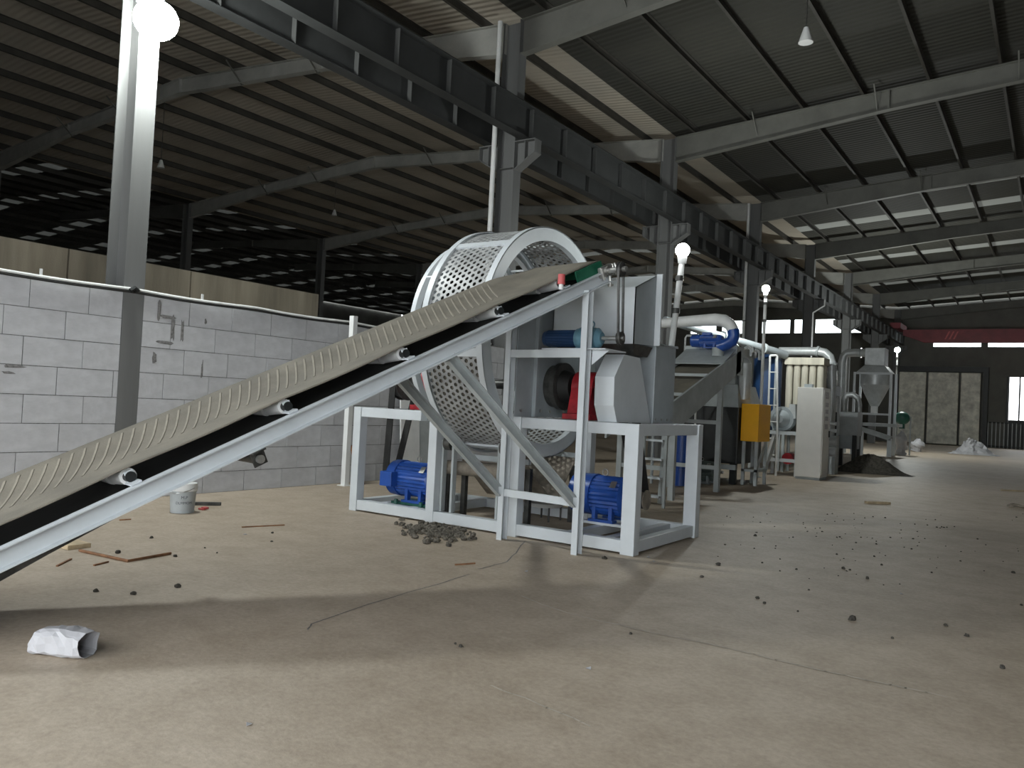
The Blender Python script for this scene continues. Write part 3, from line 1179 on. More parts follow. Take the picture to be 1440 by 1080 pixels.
# chamfered belt guard
bgd = thing('belt_guard', 'pale grey chamfered belt guard standing on the frame corner', 'guard', (-3.8, 7.7, FZ))
prof = [(7.33, FZ + .0), (7.24, 1.47), (7.23, 1.76), (7.43, 2.00), (7.80, 1.99), (8.14, FZ + .0)]
m = MB()
m.add([(-3.92, y, z) for y, z in prof] + [(-3.70, y, z) for y, z in prof], [tuple(range(5, -1, -1)), tuple(range(6, 12))] + [(i, (i + 1) % 6, 6 + (i + 1) % 6, 6 + i) for i in range(5)])
m.build('guard_shell', M_PAINT, bgd)


# ================================================================== MOTORS
def motor(p, length, r, label, mt=M_BLUE, box_side=(0, -1), box_end=.28, cowl=.32, base_m=M_BLUE, shaft=True, group=None, flip=1, zfloor=None):
    """axis along X; p = middle of the axis; flip=1: fan cowl at -X end"""
    p = Vector(p)
    t = thing('electric_motor', label, 'motor', (p.x, p.y, p.z - r * 1.25), group)
    a, b = p.x - flip * length / 2, p.x + flip * length / 2
    L_ = flip * length
    m = MB()
    rib_cyl(m, (a + L_ * cowl, p.y, p.z), (b - L_ * .09, p.y, p.z), r)
    m.build('body', mt, t)
    m = MB()
    m.cyl((a + L_ * .03, p.y, p.z), (a + L_ * cowl, p.y, p.z), r * 1.02, r * 1.06, 32)
    m.cyl((a, p.y, p.z), (a + L_ * .03, p.y, p.z), r * .86, r * 1.02, 32)
    m.build('fan_cowl', mt, t, smooth=True)
    m = MB()
    m.cyl((b - L_ * .09, p.y, p.z), (b, p.y, p.z), r * 1.04, r * .8, 32)
    m.build('end_shield', mt, t, smooth=True)
    if shaft:
        m = MB()
        m.cyl((b, p.y, p.z), (b + L_ * .15, p.y, p.z), r * .16, n=12)
        m.build('shaft', M_STEEL, t, smooth=True)
    for s in (-1, 1):
        m = MB()
        y = p.y + s * r * .78
        m.box(*sorted((a + L_ * .42, b - L_ * .15)), y - r * .24, y + r * .24, p.z - r * 1.25, p.z - r * 1.12)
        m.box(*sorted((a + L_ * .46, a + L_ * .52)), y - r * .1, y + r * .2, p.z - r * 1.12, p.z - r * .45)
        m.box(*sorted((b - L_ * .25, b - L_ * .19)), y - r * .1, y + r * .2, p.z - r * 1.12, p.z - r * .45)
        m.build('foot', base_m, t)
    cx = a + L_ * box_end
    m = MB()
    if box_side == 'back':
        m.box(cx - length * .13, cx + length * .13, p.y + r * .9, p.y + r * 1.45, p.z - r * .42, p.z + r * .42)
    elif box_side == (0, 1):
        m.box(cx - length * .14, cx + length * .14, p.y - r * .5, p.y + r * .5, p.z + r * .9, p.z + r * 1.4)
    else:
        m.box(cx - length * .13, cx + length * .13, p.y - r * 1.45, p.y - r * .9, p.z - r * .42, p.z + r * .42)
    m.build('terminal_box', mt, t, bevel=.008)
    m = MB()
    pts = []
    for i in range(13):
        an = 2 * math.pi * i / 12
        pts.append((p.x + .02 + r * .16 * math.cos(an), p.y, p.z + r * 1.17 + r * .16 * math.sin(an)))
    m.tube(pts, r * .035, 6, False)
    m.build('lifting_eye', M_STEEL, t, smooth=True)
    m = MB()
    an = R(118)
    q = Vector((b - L_ * .2, p.y - r * 1.01 * math.sin(R(50)), p.z + r * 1.01 * math.cos(R(50))))
    tn = Vector((0, -math.sin(R(50)), math.cos(R(50))))
    td = Vector((0, -math.cos(R(50)), -math.sin(R(50))))
    e = Vector((1, 0, 0)) * length * .05
    m.add([q - e - td * .045 + tn * .004, q + e - td * .045 + tn * .004, q + e + td * .045 + tn * .004, q - e + td * .045 + tn * .004], [(0, 1, 2, 3)])
    m.build('nameplate', M_STEEL, t, solid=.003)
    return t


m1 = motor((-6.60, 7.66, .43), .74, .215, 'blue electric motor with square terminal box inside the left bay of the frame', box_end=.16, cowl=.22)
m2 = motor((-4.30, 8.25, .44), .72, .225, 'blue electric motor in the frame corner below the belt guard', box_side='back', box_end=.62, cowl=.40)
# slide rails under the motors
for (x, yy, lab, mm) in ((-6.52, 7.66, 'green painted slide rail base under the left blue motor', M_GREEN), (-4.20, 8.25, 'pale steel slide rail base under the right blue motor', M_PAINT)):
    t = thing('slide_rail', lab, 'rail', (x, yy, .13))
    for s in (-1, 1):
        m = MB()
        m.box(x - .30, x + .28, yy + s * .17 - .05, yy + s * .17 + .05, .13, .158)
        m.build('rail', mm, t)
    if mm is M_GREEN:
        for s in (-.2, .2):
            m = MB()
            m.cyl((x + s, 7.42, .13), (x + s, 7.42, .19), .025, n=8)
            m.build('adjusting_bolt', M_GREEN, t)


def belt_loop(x, wd, c0, r0, c1, r1, name, label, cat, mt, pul=None):
    """V belt around two pulleys, in a plane of constant X"""
    t = thing(name, label, cat, (x, c0[0], c0[1] - r0))
    d = Vector((c1[0] - c0[0], c1[1] - c0[1]))
    L_ = d.length
    a = math.atan2(d.y, d.x)
    be = math.acos((r0 - r1) / L_)
    out = []
    N = 20
    for (c, r, s, e) in ((c1, r1, a - be, a + be), (c0, r0, a + be, a - be + 2 * math.pi)):
        for i in range(N + 1):
            th = s + (e - s) * i / N
            out.append((c[0] + r * math.cos(th), c[1] + r * math.sin(th)))
    inn = []
    for (c, r, s, e) in ((c1, r1 - .014, a - be, a + be), (c0, r0 - .014, a + be, a - be + 2 * math.pi)):
        for i in range(N + 1):
            th = s + (e - s) * i / N
            inn.append((c[0] + r * math.cos(th), c[1] + r * math.sin(th)))
    n = len(out)
    m = MB()
    vs_ = [(x - wd / 2, *p) for p in out] + [(x + wd / 2, *p) for p in out] + [(x - wd / 2, *p) for p in inn] + [(x + wd / 2, *p) for p in inn]
    fs = []
    for i in range(n):
        j = (i + 1) % n
        fs += [(i, j, n + j, n + i), (2 * n + i, 3 * n + i, 3 * n + j, 2 * n + j), (i, 2 * n + i, 2 * n + j, j), (n + i, n + j, 3 * n + j, 3 * n + i)]
    m.add(vs_, fs)
    m.build('belt', mt, t)
    if pul:
        for (c, r) in ((c0, r0), (c1, r1)):
            m = MB()
            m.cyl((x - wd / 2 - .01, *c), (x - wd / 2, *c), r + .012, n=32)
            m.cyl((x + wd / 2, *c), (x + wd / 2 + .01, *c), r + .012, n=32)
            m.cyl((x - wd / 2, *c), (x + wd / 2, *c), r - .016, n=32)
            m.build('pulley', pul, t, smooth=True)
    return t


belt_loop(-3.81, .10, (8.25, .44), .10, (7.70, 1.66), .17, 'drive_belt', 'black drive belts running from the right blue motor up into the guard', 'belt', M_RUBBER, M_RUST)
belt_loop(-7.06, .10, (7.66, .43), .10, (7.86, 1.66), .24, 'drive_belt', 'black drive belts rising from the left blue motor to the far bearing', 'belt', M_RUBBER, M_DKSTEEL)
# brown tube shaft leading from the left motor
t = thing('transmission_tube', 'dusty brown tube shaft with green end beside the left blue motor', 'shaft', (-5.6, 7.45, .55))
m = MB()
m.cyl((-6.08, 7.475, .645), (-5.05, 7.51, .655), .082, n=24)
m.build('tube', M_RUST, t, smooth=True)
m = MB()
m.cyl((-6.20, 7.47, .644), (-6.08, 7.475, .645), .095, n=20)
m.build('end_coupling', M_GREEN, t, smooth=True)
for s in (-5.95, -5.15):
    m = MB()
    m.box(s - .04, s + .04, 7.42, 7.56, 0, .57)
    m.build('support', M_DKSTEEL, t)
# sloping chute plates below the drum
t = thing('discharge_chute', 'dusty sloping chute plates below the perforated drum', 'chute', (-5.3, 8.2, .13))
m = MB()
m.add([(-5.9, 7.65, .74), (-4.95, 7.65, .74), (-4.95, 8.2, .30), (-5.9, 8.2, .30)], [(0, 1, 2, 3)])
m.build('chute_plate', M_RUST, t, solid=.012)
m = MB()
m.add([(-5.9, 8.76, .80), (-4.95, 8.76, .80), (-4.95, 8.3, .28), (-5.9, 8.3, .28)], [(0, 1, 2, 3)])
m.build('chute_plate', M_RUST, t, solid=.012)
for z, y in ((.78, 7.66), (.83, 8.76)):
    m = MB()
    m.beam((-5.93, y, z), (-4.94, y, z), .05, .06)
    m.build('chute_lip', M_PAINT2, t)
for x in (-5.9, -4.98):
    for y in (7.72, 8.72):
        m = MB()
        m.box(x - .03, x + .03, y - .03, y + .03, 0, .7)
        m.build('chute_leg', M_DKSTEEL, t)
# drum support rollers
for (x, y, lab) in ((-5.06, 7.35, 'small dark support roller under the near rim of the drum'), (-5.86, 7.35, 'small dark support roller under the far rim of the drum')):
    t = thing('support_roller', lab, 'roller', (x, y, .14))
    dd = Vector((0, y - DY, 0))
    zc = DZ - math.sqrt((DR + .085) ** 2 - (y - DY) ** 2)
    m = MB()
    m.cyl((x - .045, y, zc), (x + .045, y, zc), .083, n=24)
    m.build('roller', M_DKSTEEL, t, smooth=True)
    m = MB()
    m.box(x - .09, x - .06, y - .035, y + .035, .142, zc + .04)
    m.box(x + .06, x + .09, y - .035, y + .035, .142, zc + .04)
    m.cyl((x - .094, y, zc), (x + .1, y, zc), .02, n=10)
    m.build('roller_bracket', M_PAINT2, t)
# white basin on a low stand
p = fl(766, 731)
p.z = 0
t = thing('basin', 'shallow white basin on a wire stand under the machine frame', 'basin', (p.x, p.y, 0))
m = MB()
prof = [(.05, .16), (.20, .17), (.26, .22), (.27, .225), (.255, .215), (.19, .18), (.0, .175)]
N = 28
vs_, fs = [], []
for (r, z) in prof:
    for i in range(N):
        a = 2 * math.pi * i / N
        vs_.append((p.x + r * math.cos(a), p.y + r * math.sin(a), z))
for k in range(len(prof) - 1):
    for i in range(N):
        fs.append((k * N + i, k * N + (i + 1) % N, (k + 1) * N + (i + 1) % N, (k + 1) * N + i))
m.add(vs_, fs)
m.build('bowl', M_WHITE, t, smooth=True)
for k in range(4):
    a = math.pi / 4 + k * math.pi / 2
    m = MB()
    m.cyl((p.x + .2 * math.cos(a), p.y + .2 * math.sin(a), 0), (p.x + .2 * math.cos(a), p.y + .2 * math.sin(a), .175), .012, n=8)
    m.build('stand_leg', M_DKSTEEL, t)

# ================================================================== MAIN BELT CONVEYOR
KA = Vector((-4.803, 2.100, .517))
KU = Vector((.17400, .89515, .41039)).normalized()
KL = Vector((-.98163, .19081, 0)).normalized()
KW = KL.cross(KU) * -1
if KW.z < 0:
    KW = -KW


def K(u, v, w_):
    return KA + KU * u + KL * v + KW * w_


U0, U1, CW = -.85, 5.70, .97
cv = thing('belt_conveyor', 'long inclined belt conveyor with dusty chevron belt feeding the drum machine', 'conveyor', (-4.6, 4.5, 0))
for (v, s, u1) in ((0, -1, U1), (CW, 1, U1)):
    m = MB()
    m.chan(K(U0, v, -.062), K(u1, v, -.062), .124, .062, .009, KL * s, KW)
    m.build('side_channel', M_PAINT, cv)
for u in (-.6, .2, 1.3, 2.45, 3.6, 4.6, 5.3):
    m = MB()
    m.beam(K(u, .01, -.095), K(u, CW - .01, -.095), .05, .05, KW)
    m.build('cross_member', M_PAINT, cv)
VN, VF = .055, .93
prof = [(VN, .112), (.16, .096), (.30, .078), (.40, .068), (.50, .066), (.60, .072), (.70, .088), (.82, .124), (VF, .170)]


def bw(u, i):
    v, w_ = prof[i]
    k = max(0.0, min(1.0, (u - 4.9) / .65))
    k = k * k * (3 - 2 * k)
    sag = -.012 * abs(math.sin(math.pi * (u - .77) / 1.12)) if i in (0, 1) else 0
    return v, (w_ + sag) * (1 - k) + .112 * k


m = MB()
us = [U0 + (5.6 - U0) * i / 70 for i in range(71)]
npf = len(prof)
vs_ = []
for u in us:
    for i in range(npf):
        v, w_ = bw(u, i)
        vs_.append(K(u, v, w_))
hr, hu, hw_ = .112, 5.6, 0.0
for k in range(1, 13):
    a = math.pi / 2 - math.pi * k / 12
    for i in range(npf):
        vs_.append(K(hu + hr * math.cos(a), prof[i][0], hw_ + hr * math.sin(a)))
fs = []
rowsn = len(vs_) // npf
for r in range(rowsn - 1):
    for i in range(npf - 1):
        fs.append((r * npf + i, r * npf + i + 1, (r + 1) * npf + i + 1, (r + 1) * npf + i))
m.add(vs_, fs)
belt = m.build('belt', M_BELT, cv, smooth=True, solid=-.010)
m = MB()
m.beam(K(U0, .49, -.042), K(5.5, .49, -.042), .86, .008, KW)
m.build('return_belt', M_RUBBER, cv)
# chevron cleats on the belt (sub-parts)
cl = MB()
arm = [(0, 0), (0, 0)]
for (va, vb, ua, ub) in ((.50, .885, 0, .26),):
    pts = []
    N = 6
    for i in range(N + 1):
        t_ = i / N
        v = va + (vb - va) * t_
        u = ua + (ub - ua) * t_
        for k in range(npf - 1):
            if prof[k][0] <= v <= prof[k + 1][0] + 1e-6:
                f = (v - prof[k][0]) / (prof[k + 1][0] - prof[k][0])
                w_ = prof[k][1] * (1 - f) + prof[k + 1][1] * f
        pts.append((u, v, w_))
    hw2 = .013
    vs_ = []
    for (u, v, w_) in pts:
        for (du, dw) in ((-hw2, -.004), (-hw2 * .6, .0045), (hw2 * .6, .0045), (hw2, -.004)):
            vs_.append(KU * (u + du) + KL * v + KW * (w_ + dw))
    fs = []
    for i in range(N):
        for k in range(3):
            fs.append((i * 4 + k, i * 4 + k + 1, i * 4 + 5 + k, i * 4 + 4 + k))
    fs += [(0, 1, 2, 3), (N * 4 + 3, N * 4 + 2, N * 4 + 1, N * 4)]
    cl.add(vs_, fs)
clm = cl.mesh('cleat', (0, 0, 0), M_CLEAT)
u = U0 + .02
while u < 4.6:
    ob = shared('cleat', clm, K(u, 0, 0), cv)
    ob.parent = belt
    ob.location = K(u, 0, 0) - ORG[cv.name]
    u += .086
# idlers
for u in (-.35, .77, 1.91, 3.02, 4.14, 5.02):
    m = MB()
    m.beam(K(u, -.02, .010), K(u, CW + .02, .010), .07, .012, KW)
    base = m.build('idler_frame', M_PAINT, cv)
    rr = .053
    for (va, wa, vb, wb_) in ((.085, .044, .325, .020), (.36, .012, .62, .014), (.66, .018, .90, .072)):
        m = MB()
        m.cyl(K(u, va, wa), K(u, vb, wb_), rr, n=20)
        m.build('idler_roller', M_WHITE, base, smooth=True)
    for (v, h) in ((.045, .085), (.93, .13)):
        m = MB()
        m.beam(K(u, v, .02), K(u, v, h), .012, .055, KU)
        m.build('idler_bracket', M_PAINT, base)
    m = MB()
    m.cyl(K(u, .03, .047), K(u, .085, .044), .034, n=14)
    m.build('roller_cap', M_BLACK, base, smooth=True)
# return idler below the channel
m = MB()
m.cyl(K(1.55, -.03, -.185), K(1.55, CW + .03, -.185), .042, n=18)
ri = m.build('return_roller', M_DKSTEEL, cv, smooth=True)
for v in (-.03, CW + .03):
    m = MB()
    m.beam(K(1.55, v, -.125), K(1.55, v, -.235), .012, .10, KU)
    m.beam(K(1.50, v - .02, -.13), K(1.60, v - .02, -.13), .06, .012, KW)
    m.build('return_bracket', M_DKSTEEL, ri)
    m = MB()
    m.cyl(K(1.55, v - .03, -.19), K(1.55, v + .012, -.19), .03, n=12)
    m.build('roller_cap', M_STEEL, ri, smooth=True)
# head pulley, tail pulley, bearings, chain
m = MB()
m.cyl(K(5.6, .06, 0), K(5.6, .92, 0), .098, n=28)
hpul = m.build('head_pulley', M_GREENP, cv, smooth=True)
m = MB()
m.cyl(K(5.6, -.30, 0), K(5.6, 1.08, 0), .028, n=14)
m.build('pulley_shaft', M_STEEL, hpul, smooth=True)
m = MB()
m.cyl(K(U0 + .02, .06, -.0), K(U0 + .02, .92, -.0), .085, n=24)
m.build('tail_pulley', M_DKSTEEL, cv, smooth=True)
m = MB()
m.beam(K(5.2, .012, .05), K(5.62, .012, .05), .012, .11, KW)
m.build('head_cheek', M_GREENP, cv, label='green side plate under the belt end')
for v in (-.04, CW + .04):
    m = MB()
    m.beam(K(5.50, v, .0), K(5.70, v, .0), .05, .11, KW)
    hb = m.build('bearing_block', M_STEEL, cv, bevel=.01)
    m = MB()
    m.cyl(K(5.6, v - .045, 0), K(5.6, v + .045, 0), .05, n=18)
    m.build('bearing_ring', M_STEEL, hb, smooth=True)
    for du in (-.1, .1):
        m = MB()
        m.cyl(K(5.6 + du, v - .04, -.07), K(5.6 + du, v - .04, .05), .012, n=8)
        m.build('bolt', M_STEEL, hb)
# take-up bolt hanging at the channel end
m = MB()
m.cyl(K(5.68, -.03, .02), K(5.64, -.03, -.15), .014, n=8)
m.cyl(K(5.64, -.03, -.15), K(5.638, -.03, -.17), .03, n=8)
m.build('take_up_bolt', M_STEEL, cv)
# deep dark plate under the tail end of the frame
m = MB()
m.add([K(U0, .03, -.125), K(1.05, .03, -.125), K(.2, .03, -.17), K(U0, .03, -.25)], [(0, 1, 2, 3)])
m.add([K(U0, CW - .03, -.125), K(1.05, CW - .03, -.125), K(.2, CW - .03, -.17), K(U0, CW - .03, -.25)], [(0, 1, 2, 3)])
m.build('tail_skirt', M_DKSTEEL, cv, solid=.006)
# legs
LR = Vector((-3.885, 6.89, 0))
LL = Vector((-4.855, 7.00, 0))
for (q, zt) in ((LR, 2.585), (LL, 2.56)):
    m = MB()
    m.chan((q.x, q.y, 0), (q.x, q.y, zt), .11, .065, .009, (1, 0, 0), (0, 1, 0))
    m.build('leg', M_PAINT, cv)
for z, h in ((.50, .075), (1.965, .08)):
    m = MB()
    m.beam((LL.x + .06, LL.y - .02, z), (LR.x, LR.y - .02, z), .045, h)
    m.build('leg_crossbar', M_PAINT, cv)
for q, v in ((LR, .0), (LL, CW)):
    e = K(3.42, v, -.13)
    st = Vector((q.x + .03, q.y - .05, .50))
    m = MB()
    d = (e - st).normalized()
    sd = Vector((1, 0, 0))
    sd = (sd - d * sd.dot(d)).normalized()
    up = d.cross(sd)
    m.chan(st - sd * .035, e - sd * .035, .10, .05, .009, sd, up)
    m.build('brace', M_PAINT2, cv)
m = MB()
m.box(LL.x + .50, LR.x + .26, LR.y - .02, LR.y + .42, 2.006, 2.018)
m.build('motor_shelf', M_PAINT, cv)
m = MB()
m.add([(LR.x + .07, LR.y + .06, 2.006), (LR.x + .26, LR.y + .06, 2.006), (LR.x + .07, LR.y + .06, 1.86),
       (LR.x + .07, LR.y + .07, 2.006), (LR.x + .26, LR.y + .07, 2.006), (LR.x + .07, LR.y + .07, 1.86)],
      [(0, 1, 2), (5, 4, 3), (0, 3, 4, 1), (1, 4, 5, 2), (2, 5, 3, 0)])
m.build('shelf_gusset', M_PAINT, cv)
for v in (.02, CW - .02):
    m = MB()
    pt = K(U0 + .25, v, -.12)
    m.box(pt.x - .05, pt.x + .05, pt.y - .04, pt.y + .04, 0, pt.z + .04)
    m.build('tail_foot', M_PAINT, cv)

# gear motor on the shelf
GY, GZ = 7.12, 2.138
gm = thing('gear_motor', 'dark blue gear motor with pale gearbox on the conveyor leg shelf', 'gear motor', (-4.05, GY, 2.018))
m = MB()
rib_cyl(m, (-4.42, GY, GZ), (-4.08, GY, GZ), .088, 22, .05)
m.build('motor_body', M_BLUE2, gm)
m = MB()
m.cyl((-4.47, GY, GZ), (-4.42, GY, GZ), .075, .09, 24)
m.build('fan_cowl', M_BLUE2, gm, smooth=True)
m = MB()
m.cyl((-4.08, GY, GZ), (-4.03, GY, GZ), .10, .115, 24)
m.cyl((-4.03, GY, GZ), (-3.84, GY, GZ), .115, .105, 24)
m.cyl((-3.84, GY, GZ), (-3.80, GY, GZ), .105, .06, 24)
m.build('gearbox', M_TEAL, gm, smooth=True)
m = MB()
m.box(-4.04, -3.84, GY - .12, GY + .12, 2.0185, 2.035)
m.box(-4.0, -3.97, GY - .06, GY + .06, 2.035, 2.1)
m.box(-3.90, -3.87, GY - .06, GY + .06, 2.035, 2.1)
m.build('gearbox_foot', M_TEAL, gm)
m = MB()
m.cyl((-3.80, GY, GZ), (-3.56, GY, GZ), .022, n=12)
m.build('output_shaft', M_STEEL, gm, smooth=True)
m = MB()
m.tube([(-3.93 + .035 * math.cos(2 * math.pi * i / 10), GY, GZ + .14 + .035 * math.sin(2 * math.pi * i / 10)) for i in range(11)], .008, 6, False)
m.build('lifting_eye', M_TEAL, gm)
hs = K(5.6, -.25, 0)
belt_loop(-3.60, .022, (GY, GZ), .055, (hs.y + .0, hs.z), .062, 'drive_chain', 'dark steel drive chain rising from the gear motor to the conveyor head', 'chain', M_DKSTEEL, M_DKSTEEL)

# red capped bottle standing on the channel
p = K(4.90, -.031, .014)
t = thing('marker_bottle', 'small red and white bottle standing on the conveyor channel', 'bottle', p)
m = MB()
m.cyl(p, p + Vector((0, 0, .05)), .022, n=14)
m.build('bottle_base', M_WHITE, t, smooth=True)
m = MB()
m.cyl(p + Vector((0, 0, .05)), p + Vector((0, 0, .145)), .036, .034, 16)
m.build('bottle_body', M_PINK, t, smooth=True)

# ================================================================== SECOND CONVEYOR AND THE MACHINES BEHIND
C2X0, C2X1 = -6.10, -5.10


def c2t(y):
    return 1.60 + .344 * (y - 12.05)


def c2b(y):
    return 1.27 + .376 * (y - 12.5) - .02


c2 = thing('trough_conveyor', 'grey trough conveyor with dusty belt climbing away behind the drum machine', 'conveyor', (-5.6, 13.5, 0))
for x in (C2X0, C2X1):
    m = MB()
    pr = [(11.7, c2b(11.7)), (15.2, c2b(15.2)), (15.2, c2t(15.2)), (11.7, c2t(11.7))]
    m.add([(x - .02, *p) for p in pr] + [(x + .02, *p) for p in pr], [(3, 2, 1, 0), (4, 5, 6, 7), (0, 1, 5, 4), (1, 2, 6, 5), (2, 3, 7, 6), (3, 0, 4, 7)])
    m.build('side_plate', M_PAINT2, c2)
m = MB()
m.beam((-5.6, 11.75, c2t(11.75) - .13), (-5.6, 15.15, c2t(15.15) - .13), .95, .02)
m.build('belt', M_BELT, c2)
for y in (12.5, 13.6):
    m = MB()
    m.beam((C2X0 + .02, y, c2t(y) - .03), (C2X1 - .02, y, c2t(y) - .03), .07, .05)
    m.build('cross_bar', M_PAINT2, c2)
m = MB()
m.add([(C2X0, 14.25, c2t(14.25) + .0), (C2X1, 14.25, c2t(14.25)), (C2X1, 15.1, c2t(15.1) + .10), (C2X0, 15.1, c2t(15.1) + .10)], [(0, 1, 2, 3)])
m.build('head_cover', M_PAINT2, c2, solid=.02)
m = MB()
m.box(C2X0 - .02, C2X1 + .02, 14.95, 15.35, 2.2, 2.74)
m.build('head_box', M_PAINT2, c2)
for (x, y) in ((C2X1 - .03, 14.29), (C2X0 + .03, 14.29), (C2X0 + .03, 12.2), (C2X1 - .03, 12.2)):
    m = MB()
    m.box(x - .045, x + .045, y - .045, y + .045, 0, c2b(y) + .1)
    m.build('leg', M_PAINT2, c2)
for (z, y) in ((1.27, 14.29), (.44, 14.29), (.5, 12.2)):
    m = MB()
    m.box(C2X0 + .07, C2X1 - .07, y - .035, y + .035, z - .035, z + .035)
    m.build('leg_crossbar', M_PAINT2, c2)
motor((-5.62, 14.78, 2.80 + .02), .62, .115, 'blue motor on top of the trough conveyor', mt=M_BLUE, box_side=(0, 1), box_end=.5, cowl=.3, flip=1)

# thin white guard rail behind the conveyor
t = thing('guard_rail', 'thin white pipe guard rail beside the trough conveyor', 'rail', (-6.5, 15.42, 0))
a, b = onY(964, 472, 15.42), onY(983, 472, 15.42)
m = MB()
m.tube([(a.x, 15.42, 0), (a.x, 15.42, a.z - .05), (a.x + .03, 15.42, a.z), (b.x - .03, 15.42, a.z), (b.x, 15.42, a.z - .05), (b.x, 15.42, 0)], .022, 8)
m.build('rail_pipe', M_WHITE, t, smooth=True)
m = MB()
m.cyl((a.x, 15.42, 1.4), (b.x, 15.42, 1.9), .018, n=8)
m.build('rail_brace', M_WHITE, t)

# overhead pipe with blue hose
PY = 14.6
t = thing('suction_pipe', 'wide white overhead pipe bending down into a blue hose', 'pipe', onY(970, 450, PY))
pts = [onY(px, py, PY) for px, py in ((905, 457), (950, 453), (1005, 449.5), (1018, 451), (1027, 457), (1031, 465))]
m = MB()
m.tube(pts, [.075, .10, .118, .118, .112, .108], 16)
m.build('pipe', M_WHITE, t, smooth=True)
pts = [onY(px, py, PY) for px, py in ((1031, 464), (1032, 472), (1029, 480), (1020, 485), (1010, 488))]
m = MB()
m.tube(pts, .112, 16)
m.build('hose', M_BLUE, t, smooth=True)
m = MB()
q = onY(1010, 489, PY)
m.cyl(q, (q.x, q.y, q.z - .16), .11, n=16)
m.build('hose_socket', M_PAINT2, t, smooth=True)
m = MB()
q = onY(926, 455, PY)
m.cyl((q.x, q.y, 0), (q.x, q.y, q.z - .09), .03, n=10)
m.build('pipe_stand', M_PAINT2, t, smooth=True)
# long sloping grey duct
t = thing('sloping_duct', 'dark grey duct sloping across between the two overhead pipes', 'duct', (-7.5, 18, 0))
a, b = onY(935, 450, 17.0), onY(1104, 499, 21.2)
m = MB()
m.cyl(a, b, .085, .11, 16)
m.build('duct', M_GREY, t, smooth=True)
for f in (.45, .8):
    c = a.lerp(b, f)
    d = (b - a).normalized()
    m = MB()
    m.cyl(c - d * .03, c + d * .03, .14, n=18)
    m.build('flange', M_PAINT2, t)
for f in (.25, .92):
    c = a.lerp(b, f)
    m = MB()
    m.cyl((c.x, c.y, 0), (c.x, c.y, c.z - .09), .03, n=10)
    m.build('duct_stand', M_PAINT2, t)

# black crusher with grey upper body
cu = thing('crusher', 'black crusher chamber with grey hood behind the trough conveyor leg', 'crusher', (-6.1, 16.9, 0))
m = MB()
m.box(-6.75, -5.38, 16.1, 17.7, .42, 1.58)
m.build('chamber', M_BLACK, cu, bevel=.02)
m = MB()
m.frustum((-6.7, -5.4, 16.1, 17.7), 1.58, (-6.35, -5.5, 16.3, 17.5), 2.05)
m.build('hood_base', M_PAINT2, cu)
m = MB()
m.box(-6.25, -5.55, 16.3, 17.4, 2.05, 2.86)
m.build('hood', M_PAINT2, cu, bevel=.02)
m = MB()
m.cyl((-5.42, 16.5, 1.75), (-5.42, 16.5, 2.5), .13, n=18)
m.cyl((-5.42, 16.5, 2.5), (-5.42, 16.5, 2.62), .13, .05, 18)
m.build('side_canister', M_PIPE, cu, smooth=True)
for (px, py) in ((1028, 487), (1046, 491), (1058, 496)):
    q = onY(px, py, 16.6)
    m = MB()
    m.tube([(q.x, q.y, 2.86), (q.x, q.y, q.z), (q.x + .08, q.y, q.z + .06), (q.x + .15, q.y, q.z + .0), (q.x + .15, q.y, q.z - .15)], .03, 8)
    m.build('vent_pipe', M_PIPE, cu, smooth=True)
for x in (-6.65, -5.48):
    for y in (16.2, 17.6):
        m = MB()
        m.box(x - .06, x + .06, y - .06, y + .06, 0, .42)
        m.build('leg', M_BLACK, cu)
for z in (.30,):
    m = MB()
    m.box(-6.7, -5.4, 16.08, 16.16, z, z + .1)
    m.build('skirt_rail', M_PAINT2, cu)
motor((-6.0, 15.76, .26), .72, .20, 'grey green floor motor lying below the black crusher', mt=mat('grey_green_enamel', (.12, .15, .14), .4, 0, .15, 6), base_m=M_GREY, cowl=.3)
# yellow box on a stand
yb = thing('guard_box', 'amber yellow steel guard box on a grey stand', 'guard box', (-5.18, 16.6, 0))
m = MB()
m.box(-5.36, -5.0, 16.2, 17.0, .90, 1.665)
m.build('box_shell', M_YELLOW, yb, bevel=.008)
for (x, y) in ((-5.31, 16.3), (-5.05, 16.3), (-5.31, 16.9), (-5.05, 16.9)):
    m = MB()
    m.box(x - .03, x + .03, y - .03, y + .03, 0, .90)
    m.build('stand_leg', M_PAINT2, yb)
m = MB()
m.beam((-5.05, 16.3, .3), (-5.05, 16.9, .85), .04, .06)
m.beam((-5.05, 16.9, .3), (-5.05, 17.5, .95), .05, .16)
m.build('stand_brace', M_PAINT2, yb)
m = MB()
m.box(-5.34, -5.02, 16.27, 16.93, .28, .33)
m.build('stand_shelf', M_PAINT2, yb)

# steep steps beside the trough conveyor
stp = thing('step_ladder', 'pale steel step ladder with slanted stringers behind the frame corner', 'ladder', (-5.2, 12.4, 0))
sy = 11.1
at_, ab = onY(938, 600, sy), onY(957, 700, sy)
bt = fl(957, 706)
tp = Vector((at_.x, sy, at_.z))
bo_ = Vector((-4.98, sy + .35, 0))
for dx in (0, -.36):
    m = MB()
    m.beam(tp + Vector((dx, 0, .35)), bo_ + Vector((dx, 0, .02)), .03, .09, (1, 0, 0))
    m.build('stringer', M_PAINT2, stp)
for i in range(5):
    f = .18 + i * .185
    c = (tp + Vector((0, 0, .35))).lerp(bo_, f)
    m = MB()
    m.box(c.x - .36, c.x, c.y - .09, c.y + .09, c.z - .015, c.z + .015)
    m.build('tread', M_PAINT, stp)
for dx in (0, -.36):
    m = MB()
    m.box(tp.x + dx - .02, tp.x + dx + .02, sy - .02, sy + .02, 0, tp.z + .3)
    m.build('ladder_post', M_PAINT2, stp)
